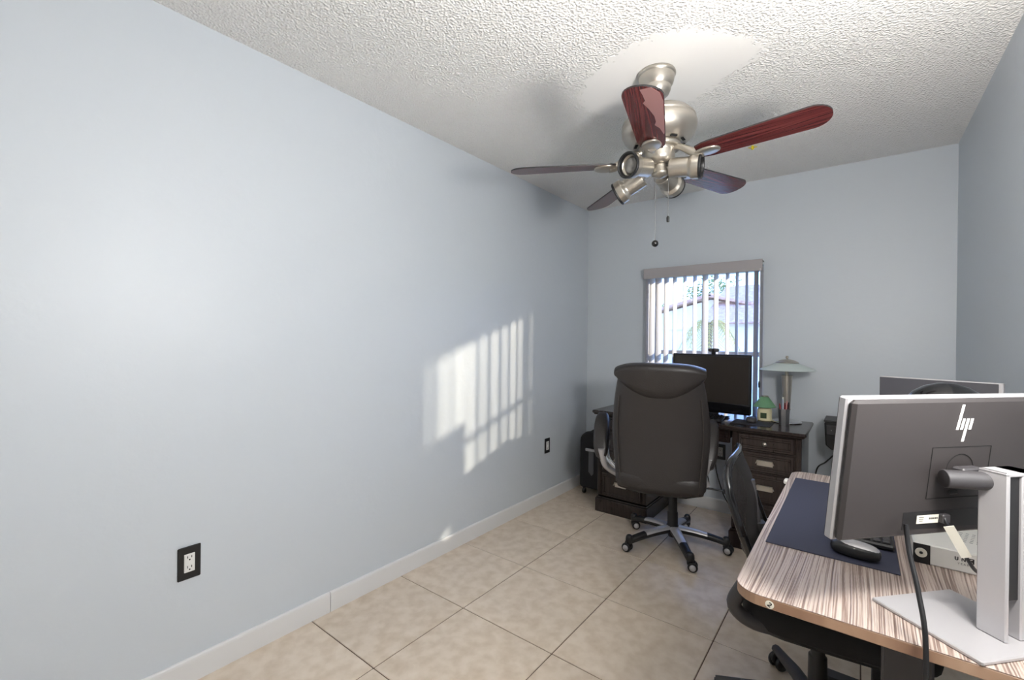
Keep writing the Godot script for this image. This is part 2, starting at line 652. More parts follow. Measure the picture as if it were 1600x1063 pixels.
func added_fill_lamp() -> void:   # lamp added to brighten the room, out of view beside the light desk
	var t := thing("added_fill_lamp", "added unseen fill lamp with a round opal glass head beside the light desk", "lamp", Vector3(FILL_LAMP_AT.x, 0, FILL_LAMP_AT.z))
	part(t, "lamp_base", lt([[0.0, 0.0], [0.11, 0.0], [0.11, 0.014], [0.03, 0.03], [0.0, 0.03]], 28), mat.nickel)
	part(t, "pole", tb([Vector3(0, 0.02, 0), Vector3(0, FILL_LAMP_AT.y - 0.12, 0)], 0.011, 10), mat.nickel)
	part(t, "holder", lt([[0.0, -0.135], [0.03, -0.135], [0.05, -0.11], [0.045, -0.1], [0.0, -0.1]], 20, Transform3D(Basis(), Vector3(0, FILL_LAMP_AT.y, 0))), mat.nickel)
	var gm := M("fill_lamp_glass", c8(245, 240, 232), 0.4)  # glowing glass of the added lamp
	gm.emission_enabled = true
	gm.emission = c8(255, 244, 230)
	gm.emission_energy_multiplier = 2.0
	# opal bowl, open at the top
	part(t, "opal_bowl", lt([[0.0, -0.10], [0.05, -0.095], [0.095, -0.06], [0.113, 0.0], [0.116, 0.03], [0.110, 0.03], [0.106, 0.0], [0.09, -0.055], [0.046, -0.088], [0.0, -0.093]], 28, Transform3D(Basis(), Vector3(0, FILL_LAMP_AT.y, 0))), gm)
	var om := OmniLight3D.new()  # added fill light for the whole room
	om.name = "added_fill_light"
	om.position = Vector3(0, FILL_LAMP_AT.y, 0)
	om.light_color = Color(1.0, 0.985, 0.965)
	om.light_energy = FILL_LAMP
	om.light_size = 0.105
	om.omni_range = 12.0
	om.omni_attenuation = 2.0
	om.shadow_enabled = true
	var up := SpotLight3D.new()      # added upward fill for the ceiling, set in the open bowl
	up.name = "added_fill_beam"
	up.position = Vector3(0, FILL_LAMP_AT.y + 0.01, 0)
	up.basis = Basis.looking_at(Vector3.UP, Vector3.RIGHT)
	up.light_color = om.light_color
	up.light_energy = FILL_BEAM
	up.light_size = 0.105
	up.spot_angle = 78.0
	up.spot_angle_attenuation = 0.6
	up.spot_range = 12.0
	up.spot_attenuation = 2.0
	up.shadow_enabled = true
	t.add_child(up)
	t.add_child(om)

# ----------------------------------------------------------------- window and blind
func window_and_blind() -> void:
	var wl := 0.585
	var wr := 1.402
	var wb := 0.66
	var wt := 1.83
	var w := place("window_1")
	var b := MB.new()
	for q in [[Vector3(wl, wb, -0.12), Vector3(wl + 0.03, wt, -0.06)], [Vector3(wr - 0.03, wb, -0.12), Vector3(wr, wt, -0.06)], [Vector3(wl + 0.03, wb, -0.12), Vector3(wr - 0.03, wb + 0.035, -0.06)], [Vector3(wl + 0.03, wt - 0.035, -0.12), Vector3(wr - 0.03, wt, -0.06)]]:
		b.box((q[0] + q[1]) * 0.5, (q[1] - q[0]).abs(), 0.003)
	part(w, "window_frame", b, mat.aluminium_frame)
	part(w, "meeting_rail", bx(Vector3((wl + wr) / 2, 1.186, -0.085), Vector3(wr - wl - 0.06, 0.034, 0.05), 0.003), mat.aluminium_frame)
	part(w, "pane", bx(Vector3((wl + wr) / 2, (1.203 + wt - 0.035) / 2, -0.1), Vector3(wr - wl - 0.06, wt - 0.035 - 1.203, 0.004)), mat.glass)
	part(w, "pane", bx(Vector3((wl + wr) / 2, (1.169 + wb + 0.035) / 2, -0.08), Vector3(wr - wl - 0.06, 1.169 - wb - 0.035, 0.004)), mat.glass)
	part(w, "window_sill", bx(Vector3((wl + wr) / 2, wb + 0.008, -0.03), Vector3(wr - wl, 0.016, 0.06), 0.004), mat.baseboard_paint)
	# vertical blind
	var v := thing("vertical_blind", "grey-white vertical blind with open slats covering the window", "blind", Vector3(0.985, 0.69, 0.0))
	var o := Vector3(0.985, 0.69, 0.0)
	b = MB.new()
	b.box(Vector3(0.985, 1.815, 0.106) - o, Vector3(0.85, 0.08, 0.006), 0.0015)
	b.box(Vector3(0.985, 1.851, 0.053) - o, Vector3(0.84, 0.006, 0.10), 0.0015)
	part(v, "valance", b, mat.valance)
	part(v, "head_rail", bx(Vector3(0.985, 1.825, 0.05) - o, Vector3(0.83, 0.035, 0.04), 0.004), mat.white_plastic)
	var sx := [0.581, 0.614, 0.668, 0.729, 0.795, 0.871, 0.947, 1.021, 1.098, 1.177, 1.241, 1.304, 1.365, 1.398]
	var ang := [4.0, 9.0, 10.0, 7.0, 2.0, 1.0, 3.0, 14.0, 8.0, 4.0, 2.0, 2.0, 10.0, 3.0]
	var sb := MB.new()
	var rows := []
	for k in 2:
		var row := PackedVector3Array()
		for j in 9:
			var s := -1.0 + 0.25 * j
			row.append(Vector3(0.006 * (1.0 - s * s), 1.805 - 1.115 * k, s * 0.044))
		for j in range(8, -1, -1):
			var s := -1.0 + 0.25 * j
			row.append(Vector3(0.006 * (1.0 - s * s) - 0.0012, 1.805 - 1.115 * k, s * 0.044))
		rows.append(row)
	sb.grid(rows, true)
	var sm := sb.mesh()
	for k in sx.size():
		part(v, "slat", sm, mat.slat_vinyl, Transform3D(Basis(Vector3.UP, deg_to_rad(-ang[k])), Vector3(sx[k] - o.x, -o.y, 0.051)))
	part(v, "bead_chain", tb([Vector3(1.398, 1.79, 0.115) - o, Vector3(1.40, 1.4, 0.118) - o, Vector3(1.40, 1.0, 0.118) - o], 0.0016, 6), mat.white_plastic)
	part(v, "chain_weight", lt([[0.0, 0.0], [0.006, 0.004], [0.007, 0.03], [0.003, 0.045], [0.0, 0.046]], 10, Transform3D(Basis(), Vector3(1.40, 0.96, 0.118) - o)), mat.charcoal_plastic)

# ----------------------------------------------------------------- outside the window
func outside() -> void:
	var grass := M("lawn", Color.WHITE, 0.95)
	grass.albedo_texture = ntex(81, 0.03, 256, [[0.0, c8(86, 108, 52)], [0.5, c8(122, 140, 70)], [1.0, c8(160, 168, 100)]])
	grass.uv1_triplanar = true
	grass.uv1_world_triplanar = true
	grass.uv1_scale = Vector3.ONE * 0.2
	var gd := part(self, "ground_outside", between(Vector3(-60, -0.5, -90), Vector3(60, -0.3, -0.21)), grass)
	gd.set_meta("kind", "structure")
	var dw := part(self, "driveway", between(Vector3(-9, -0.32, -12.5), Vector3(6, -0.285, -3.0)), M("concrete", c8(190, 186, 178), 0.9))
	dw.set_meta("kind", "structure")
	var st := M("stucco", c8(226, 214, 194), 0.9)
	bump(st, ntex(83, 0.1, 128), 0.4, 0.8)
	var rt := M("roof_tile", Color.WHITE, 0.8)
	rt.albedo_texture = ntex(84, 0.08, 128, [[0.0, c8(150, 104, 86)], [0.5, c8(182, 140, 122)], [1.0, c8(206, 172, 156)]])
	rt.uv1_triplanar = true
	rt.uv1_scale = Vector3.ONE * 0.6
	# white house with a low gable, and its wing with a tiled roof slope
	var h := thing("house", "white stucco house with a low gable and tiled wing seen through the blind", "house", Vector3(-2.4, -0.3, -14))
	var b := MB.new()
	b.prism([Vector2(-4.2, 0), Vector2(4.2, 0), Vector2(4.2, 2.05), Vector2(0, 3.1), Vector2(-4.2, 2.05)], 7.0, Transform3D(Basis(), Vector3(0, 0, -7)))
	part(h, "wall", b, st)
	for s in [-1.0, 1.0]:
		var dir := Vector3(4.5 * s, -1.125, 0).normalized()
		var q := MB.new()
		q.box(Vector3(s * 2.2, 2.68, -3.4), Vector3(4.75, 0.12, 7.6), 0.02, Basis(dir, Vector3(-dir.y, dir.x, 0) * s, Vector3(0, 0, s)))
		part(h, "roof_slope", q, rt)
	part(h, "fascia", bx(Vector3(0, 2.02, 0.03), Vector3(8.2, 0.05, 0.05), 0.0), st)
	var hd := part(h, "garage_door", bx(Vector3(1.0, 1.0, 0.03), Vector3(2.2, 2.0, 0.06), 0.01), M("garage_white", c8(222, 212, 196), 0.6))
	for k in 3:
		part(hd, "door_panel", bx(Vector3(1.0, 0.4 + 0.6 * k, 0.065), Vector3(2.0, 0.5, 0.02), 0.008), mat.garage_white)
	var h2 := h
	var wo := Vector3(3.0, 0, 1.4)
	part(h2, "wing_wall", between(Vector3(-2.6, 0, -5) + wo, Vector3(4.5, 2.25, 0) + wo), st)
	var nt := 10
	for r in nt:            # courses of tile climbing away from the eave
		var q := MB.new()
		q.box(wo + Vector3(0.9, 2.25 + 0.155 * r, 0.25 - 0.36 * r), Vector3(7.6, 0.07, 0.44), 0.02, Basis(Vector3.RIGHT, 0.42))
		part(h2, "roof_course", q, rt)
	# trees behind
	var rng := RandomNumberGenerator.new()
	rng.seed = 7
	var leafm := M("leaf_green", c8(98, 112, 44), 0.6)
	leafm.backlight_enabled = true
	leafm.backlight = c8(120, 122, 50)
	var leafd := M("leaf_dark", c8(72, 92, 40), 0.6)
	leafd.backlight_enabled = true
	leafd.backlight = c8(90, 100, 40)
	var bark := M("bark", c8(110, 92, 74), 0.9)
	var spots := [[-10.6, -27.0, 4.6, 2.0, 0, "leftmost leafy green tree behind the white house"], [-5.9, -28.5, 5.4, 2.2, 1, "tall dense tree rising above the gable of the white house"], [-1.6, -27.0, 4.9, 1.8, 0, "rounded green tree behind the join of the two roofs"], [-9.6, -14.0, 3.0, 1.3, 1, "low bushy tree beside the left end of the white house"]]
	for sp in spots:
		var t := thing("tree", sp[5], "tree", Vector3(sp[0], -0.3, sp[1]), 0.0, "trees behind the house")
		part(t, "trunk", tb([Vector3(0, 0, 0), Vector3(0.1, sp[2] * 0.4, 0), Vector3(0, sp[2] * 0.75, 0)], [0.16, 0.12, 0.05], 8), bark)
		var f := MB.new()
		for k in 2600:
			var d := Vector3(rng.randfn(), rng.randfn(), rng.randfn()).normalized() * pow(rng.randf(), 0.35)
			var c := Vector3(0, sp[2] - sp[3] * 0.55, 0) + Vector3(d.x * sp[3] * 1.15, d.y * sp[3] * 0.95, d.z * sp[3]) * (0.8 + 0.25 * sin(d.x * 7.0 + sp[0]) * cos(d.z * 6.0 + d.y * 5.0))
			var a := Vector3(rng.randfn(), rng.randfn(), rng.randfn()).normalized()
			var e := a.cross(Vector3(rng.randfn(), rng.randfn(), rng.randfn())).normalized()
			var sz := rng.randf_range(0.07, 0.13)
			f.face([c - a * sz, c + e * sz * 0.5, c + a * sz, c - e * sz * 0.5], d)
		var fo := part(t, "foliage", f, leafm if sp[4] == 0 else leafd)
		fo.set_meta("kind", "stuff")
	# palm in front of the house
	var pf := M("palm_frond", c8(140, 126, 56), 0.6)
	pf.backlight_enabled = true
	pf.backlight = c8(130, 116, 50)
	var p := thing("palm", "small yellow-green palm in front of the white house", "palm", Vector3(-0.95, -0.3, -8))
	part(p, "trunk", tb([Vector3(0.05, 0, 0), Vector3(-0.02, 0.8, 0), Vector3(0.0, 2.0, 0)], [0.10, 0.075, 0.06], 9), bark)
	for k in 11:
		var a := TAU * k / 11.0 + 0.2
		var el := 0.55 + 0.35 * sin(k * 2.3)
		var f := MB.new()
		var spine := []
		for i in 9:
			var s := i / 8.0
			spine.append(Vector3(cos(a) * s * 0.75, 2.0 + el * s * 0.8 - 1.15 * s * s, sin(a) * s * 0.75))
		for i in range(1, 9):
			var dv: Vector3 = (spine[i] - spine[i - 1]).normalized()
			var sd := dv.cross(Vector3.UP).normalized()
			for s in [-1.0, 1.0]:
				for j in 2:
					var o: Vector3 = spine[i].lerp(spine[i - 1], j * 0.5)
					var l := 0.24 * sin(PI * clampf(i / 8.5, 0.1, 0.95)) + 0.06
					var tip: Vector3 = o + (sd * s + dv * 0.7).normalized() * l - Vector3(0, l * 0.45, 0)
					f.face([o, o + dv * 0.03, tip, o - dv * 0.01], Vector3.UP)
		var fr := part(p, "frond", f, pf)
		part(fr, "rib", tb(spine, 0.008, 5), pf)

# ----------------------------------------------------------------- ceiling fan
func ceiling_fan() -> void:
	var f := thing("ceiling_fan", "brushed nickel ceiling fan with five dark red wooden blades and four spotlights", "ceiling fan", Vector3(1.238, RH, 1.708))
	part(f, "canopy", lt([[0.0, 0.0], [0.078, 0.0], [0.08, -0.006], [0.08, -0.012], [0.075, -0.016], [0.074, -0.018], [0.0735, -0.030], [0.070, -0.046], [0.064, -0.058], [0.060, -0.062], [0.060, -0.064], [0.059, -0.078], [0.053, -0.092], [0.040, -0.104], [0.020, -0.110], [0.0, -0.111]], 40), mat.nickel)
	part(f, "down_rod", lt([[0.0, -0.09], [0.014, -0.09], [0.014, -0.15], [0.03, -0.15], [0.034, -0.16], [0.034, -0.175], [0.0, -0.175]], 20), mat.nickel)
	# motor housing, sagging a little to the left like the blades
	var tilt := Transform3D(Basis(Vector3(0, 0, 1), 0.05), Vector3.ZERO)
	part(f, "motor_housing", lt([[0.0, -0.165], [0.05, -0.166], [0.09, -0.172], [0.13, -0.19], [0.15, -0.212], [0.153, -0.218], [0.153, -0.222], [0.150, -0.224], [0.152, -0.228], [0.157, -0.24], [0.155, -0.26], [0.145, -0.282], [0.125, -0.302], [0.11, -0.31], [0.11, -0.314], [0.09, -0.318], [0.0, -0.318]], 44, tilt), mat.nickel)
	for k in 10:
		var a := TAU * k / 10.0
		var vb := MB.new()
		vb.box(tilt * Vector3(cos(a) * 0.1, -0.3185, sin(a) * 0.1), Vector3(0.012, 0.004, 0.03), 0.001, tilt.basis * Basis(Vector3.UP, -a))
		part(f, "cooling_slot", vb, mat.dark_hole)
	part(f, "flywheel", lt([[0.0, -0.318], [0.085, -0.318], [0.088, -0.324], [0.088, -0.336], [0.08, -0.342], [0.0, -0.342]], 36, tilt), mat.nickel)
	part(f, "switch_housing", lt([[0.0, -0.336], [0.066, -0.336], [0.068, -0.342], [0.066, -0.348], [0.062, -0.352], [0.062, -0.372], [0.058, -0.386], [0.046, -0.398], [0.03, -0.402], [0.0, -0.402]], 36, tilt), mat.nickel)
	part(f, "light_fitter", lt([[0.0, -0.398], [0.03, -0.398], [0.028, -0.41], [0.03, -0.43], [0.036, -0.436], [0.036, -0.444], [0.026, -0.452], [0.01, -0.458], [0.0, -0.46]], 28, tilt), mat.nickel)
	# blades
	var bb := MB.new()
	var rr := []
	for k in 22:
		var s := k / 14.0 * 0.86 if k < 15 else 0.86 + 0.14 * sin((k - 14) / 7.0 * PI / 2)
		var r := 0.175 + 0.455 * s
		var hw := lerpf(0.052, 0.068, s)
		if s > 0.86:
			var u := (s - 0.86) / 0.14
			hw *= sqrt(maxf(0.01, 1.0 - u * u * 0.98))
		if s < 0.08:
			hw *= 0.75 + 0.25 * s / 0.08
		rr.append([r, hw])
	var rows := []
	for q in rr:
		var row := PackedVector3Array()
		for j in 7:
			row.append(Vector3(q[0], -0.003, q[1] * (-1.0 + j / 3.0)))
		for j in 7:
			row.append(Vector3(q[0], 0.003, q[1] * (1.0 - j / 3.0)))
		rows.append(row)
	# flat shaded faces with metric uvs
	for i in rows.size() - 1:
		for j in 6:
			for o in [0, 7]:
				var a: Vector3 = rows[i][o + j]
				var c: Vector3 = rows[i][o + j + 1]
				var d: Vector3 = rows[i + 1][o + j + 1]
				var e: Vector3 = rows[i + 1][o + j]
				bb.face([a, c, d, e], Vector3.DOWN if o == 0 else Vector3.UP, [Vector2(a.z, a.x), Vector2(c.z, c.x), Vector2(d.z, d.x), Vector2(e.z, e.x)])
	var be := MB.new()
	for s in [0, 6]:
		for i in rows.size() - 1:
			var ot: int = 13 - s
			be.face([rows[i][s], rows[i + 1][s], rows[i + 1][ot], rows[i][ot]], Vector3(0, 0, -1 if s == 0 else 1))
	for i in [0, rows.size() - 1]:
		be.face([rows[i][0], rows[i][6], rows[i][7], rows[i][13]], Vector3(-1 if i == 0 else 1, 0, 0))
	var bm := bb.mesh()
	var em := be.mesh()
	var iron := MB.new()
	iron.tube(curve([Vector3(0.06, 0.050, 0), Vector3(0.10, 0.046, 0), Vector3(0.135, 0.022, 0), Vector3(0.17, -0.004, 0), Vector3(0.20, -0.010, 0)], 5), [0.012, 0.012, 0.012, 0.0125, 0.013, 0.013, 0.0135, 0.014, 0.0145, 0.015, 0.0155, 0.016, 0.0165, 0.017, 0.0175, 0.018, 0.018, 0.018, 0.018, 0.018, 0.018], 10)
	iron.pill(Vector3(0.215, -0.009, 0), Vector3(0.05, 0.009, 0.038), 0.8, 0.9, Basis(), 22, 10)
	var im := iron.mesh()
	var pitch := Basis(Vector3.RIGHT, deg_to_rad(-11.0))
	for k in 5:
		var a := 0.034 + TAU * k / 5.0
		var sw := Basis(Vector3(0, 0, 1), 0.05) * Basis(Vector3.UP, -a)
		var xf := Transform3D(sw * pitch, Vector3(0, -0.392, 0))
		var bl := part(f, "blade", bm, mat.blade_wood, xf)
		part(bl, "blade_edge", em, mat.black_plastic)
		if k == 1:      # veneer torn off the right half of this blade
			var pv := MB.new()
			pv.prism([Vector2(0.624, -0.030), Vector2(0.612, 0.004), Vector2(0.58, -0.002), Vector2(0.545, -0.006), Vector2(0.53, 0.002), Vector2(0.49, -0.014), Vector2(0.44, -0.028), Vector2(0.40, -0.030), Vector2(0.375, -0.024), Vector2(0.35, -0.040), Vector2(0.30, -0.052), Vector2(0.31, -0.0545), Vector2(0.42, -0.058), Vector2(0.54, -0.062), Vector2(0.59, -0.055)], 0.0012, Transform3D(Basis(Vector3.RIGHT, Vector3(0, 0, 1), Vector3(0, -1, 0)), Vector3(0, -0.003, 0)))
			part(bl, "peeled_veneer", pv, mat.peeled_wood, Transform3D(), "pinkish bare strip where veneer is torn")
		part(bl, "blade_iron", im, mat.nickel, Transform3D(pitch.inverse(), Vector3.ZERO))
	# four spotlights
	var cr := Vector3(0.791, 0, -0.611)
	var cf := Vector3(-0.611, 0, -0.791)
	for d in [[0.86, -0.51, -0.10], [-0.80, -0.60, -0.14], [-0.86, 0.51, -0.50], [0.70, 0.72, -0.18]]:
		var dir: Vector3 = (cr * d[0] + cf * d[1] + Vector3(0, d[2], 0)).normalized()
		var base := Vector3(0, -0.415, 0) + dir * 0.06
		var xf := aim(base, dir)
		var sp := part(f, "spotlight", lt([[0.0, 0.0], [0.036, 0.0], [0.040, 0.004], [0.040, 0.075], [0.041, 0.082], [0.050, 0.090], [0.052, 0.096], [0.052, 0.126], [0.046, 0.128], [0.044, 0.12], [0.042, 0.100], [0.0, 0.098]], 30), mat.nickel, xf)
		part(sp, "bulb", lt([[0.0, 0.100], [0.030, 0.101], [0.033, 0.106], [0.028, 0.111], [0.0, 0.113]], 22), mat.bulb_glass)
		part(sp, "rim", lt([[0.046, 0.120], [0.0525, 0.120], [0.0535, 0.128], [0.050, 0.131], [0.044, 0.129], [0.043, 0.112], [0.046, 0.112]], 30), mat.black_plastic)
		part(f, "spotlight_arm", tb([Vector3(0, -0.415, 0) + dir * 0.02, base + dir * 0.004], 0.011, 10), mat.nickel)
	# pull chains
	part(f, "pull_chain", tb([Vector3(0.0, -0.45, 0.0), Vector3(0.002, -0.725, 0.0)], 0.0016, 6), mat.satin_metal)
	var kb := MB.new()
	kb.pill(Vector3(0.002, -0.738, 0), Vector3.ONE * 0.0145, 1.0, 1.0, Basis(), 14, 9)
	part(f, "chain_knob", kb, mat.black_gloss)
	part(f, "pull_chain", tb([Vector3(0.045, -0.385, -0.035), Vector3(0.045, -0.62, -0.035)], 0.0013, 6), mat.satin_metal)
	part(f, "chain_knob", lt([[0.0, -0.645], [0.006, -0.643], [0.007, -0.625], [0.003, -0.617], [0.0, -0.616]], 10, Transform3D(Basis(), Vector3(0.045, 0, -0.035))), mat.black_plastic)

# ----------------------------------------------------------------- executive desk
func pull(parent: Node3D, at: Vector3) -> void:   # cup-shaped bail pull on a plate
	var b := MB.new()
	b.box(at + Vector3(0, 0, 0.0015), Vector3(0.085, 0.034, 0.003), 0.001)
	b.prism([Vector2(-0.05, -0.004), Vector2(-0.041, 0.018), Vector2(0.041, 0.018), Vector2(0.05, -0.004), Vector2(0.044, -0.004), Vector2(0.037, 0.012), Vector2(-0.037, 0.012), Vector2(-0.044, -0.004)], 0.016, Transform3D(Basis(), at + Vector3(0, 0, 0.002)), 0.0015)
	part(parent, "cup_pull", b, mat.nickel)

func drawer(desk: Node3D, lo: Vector2, hi: Vector2, z: float) -> MeshInstance3D:
	var c := (lo + hi) * 0.5
	var s := hi - lo
	var b := MB.new()
	b.box(Vector3(c.x, c.y, z), Vector3(s.x, s.y, 0.018), 0.004)
	var d := part(desk, "drawer_front", b, mat.espresso_wood)
	var mb := MB.new()       # raised moulding frame
	var w := 0.014
	var ix := 0.022
	for q in [[Vector3(c.x, hi.y - ix, 0), Vector3(s.x - 2 * ix + w, w, 0.008)], [Vector3(c.x, lo.y + ix, 0), Vector3(s.x - 2 * ix + w, w, 0.008)], [Vector3(lo.x + ix, c.y, 0), Vector3(w, s.y - 2 * ix - w, 0.008)], [Vector3(hi.x - ix, c.y, 0), Vector3(w, s.y - 2 * ix - w, 0.008)]]:
		mb.box(q[0] + Vector3(0, 0, z + 0.011), q[1], 0.003)
	part(d, "moulding", mb, mat.espresso_wood)
	return d

func executive_desk() -> void:
	var x0 := 0.40
	var x1 := 1.69
	var k0 := 0.775
	var k1 := 1.322
	var o := Vector3(1.045, 0, 0.35)
	var d := thing("executive_desk", "dark espresso wooden executive desk with drawer pedestals under the window", "desk", o)
	var dn := d
	# everything below is written in room coordinates, shifted by -o
	var holder := Transform3D(Basis(), -o)
	var b := MB.new()
	b.box(Vector3(1.043, 0.746, 0.352), Vector3(1.345, 0.022, 0.505), 0.006)
	b.box(Vector3(1.043, 0.731, 0.350), Vector3(1.325, 0.012, 0.490), 0.004)
	part(dn, "desk_top", b, mat.espresso_wood, holder)
	for s in [[x0, k0], [k1, x1]]:
		b = MB.new()
		b.box(Vector3((s[0] + s[1]) / 2, 0.42, 0.33), Vector3(s[1] - s[0], 0.61, 0.45), 0.003)
		part(dn, "pedestal", b, mat.espresso_wood, holder)
		b = MB.new()
		b.box(Vector3((s[0] + s[1]) / 2, 0.05, 0.335), Vector3(s[1] - s[0] + 0.024, 0.10, 0.485), 0.004)
		b.box(Vector3((s[0] + s[1]) / 2, 0.105, 0.333), Vector3(s[1] - s[0] + 0.012, 0.012, 0.47), 0.004)
		part(dn, "plinth", b, mat.espresso_wood, holder)
		for px in [s[0] + 0.016, s[1] - 0.016]:
			b = MB.new()
			b.box(Vector3(px, 0.42, 0.557), Vector3(0.03, 0.60, 0.014), 0.003)
			for q in [-0.006, 0.006]:
				b.box(Vector3(px + q, 0.42, 0.565), Vector3(0.005, 0.58, 0.004), 0.001)
			part(dn, "pilaster", b, mat.espresso_wood, holder)
	var rows := [[0.620, 0.715], [0.492, 0.610], [0.310, 0.482], [0.125, 0.300]]
	for s in [[x0, k0, 0], [k1, x1, 1]]:
		var lo: float = s[0] + 0.036
		var hi: float = s[1] - 0.036
		var fr: Array = rows if s[2] == 1 else [[0.620, 0.715], [0.470, 0.610], [0.310, 0.460], [0.125, 0.300]]
		for r in fr.size():
			var dr := drawer(dn, Vector2(lo, fr[r][0]) - Vector2(o.x, 0), Vector2(hi, fr[r][1]) - Vector2(o.x, 0), 0.562 - o.z)
			var cx := (lo + hi) / 2 - o.x
			if r == 0:
				part(dr, "knob", lt([[0.0, 0.0], [0.007, 0.0], [0.006, 0.01], [0.013, 0.016], [0.0145, 0.022], [0.011, 0.028], [0.0, 0.03]], 18, aim(Vector3(cx, (fr[r][0] + fr[r][1]) / 2, 0.571 - o.z), Vector3(0, 0, 1))), mat.nickel)
			else:
				var py: float = [0, 0.55, 0.40, 0.21][r] if s[2] == 1 else [0, 0.535, 0.40, 0.225][r]
				pull(dr, Vector3(cx, py, 0.571 - o.z))
	var cd := drawer(dn, Vector2(k0 + 0.012 - o.x, 0.640), Vector2(k1 - 0.012 - o.x, 0.722), 0.552 - o.z)
	part(cd, "drawer_box", bx(Vector3((k0 + k1) / 2 - o.x, 0.685, 0.35 - o.z), Vector3(k1 - k0 - 0.06, 0.07, 0.36), 0.002), mat.espresso_wood)
	part(cd, "knob", lt([[0.0, 0.0], [0.006, 0.0], [0.013, 0.014], [0.010, 0.024], [0.0, 0.026]], 16, aim(Vector3((k0 + k1) / 2 - o.x, 0.681, 0.561 - o.z), Vector3(0, 0, 1))), mat.nickel)

# ----------------------------------------------------------------- executive chair
func caster(chair: Node3D, at: Vector3, dir: Vector3, capped: bool) -> void:
	var side := dir.cross(Vector3.UP).normalized()
	var b := MB.new()
	b.tube([at + Vector3(0, 0.052, 0), at + Vector3(0, 0.085, 0)], 0.006, 8)
	b.pill(at + Vector3(0, 0.045, 0) + dir * 0.004, Vector3(0.010, 0.022, 0.024), 0.7, 0.8, Basis(side, Vector3.UP, dir), 12, 8)
	var c := part(chair, "caster", b, mat.black_plastic)
	for s in [-1.0, 1.0]:
		var ax: Vector3 = side * s
		var cc: Vector3 = at + Vector3(0, 0.027, 0) + dir * 0.012 + ax * 0.009
		part(c, "wheel", lt([[0.0, 0.0], [0.024, 0.0], [0.027, 0.004], [0.027, 0.012], [0.023, 0.017], [0.0, 0.019]], 22, aim(cc, ax)), mat.black_plastic)
		if capped:
			part(c, "hub_cap", lt([[0.0, 0.0], [0.0175, 0.0], [0.0165, 0.004], [0.009, 0.007], [0.0, 0.008]], 18, aim(cc + ax * 0.0172, ax)), mat.silver_paint)

func back_x(v: float) -> float:      # half width of the backrest over its height
	var w := [0.226, 0.238, 0.246, 0.252, 0.258, 0.260, 0.257, 0.250, 0.240, 0.226, 0.196, 0.196]
	var k := clampf(v, 0.0, 1.0) * 10.0
	return 1.06 * lerpf(w[int(k)], w[int(k) + 1], k - floorf(k))

func back_z(v: float) -> float:      # the rear face leans away from the seat
	return 0.255 + 0.075 * v - 0.03 * sin(PI * v)

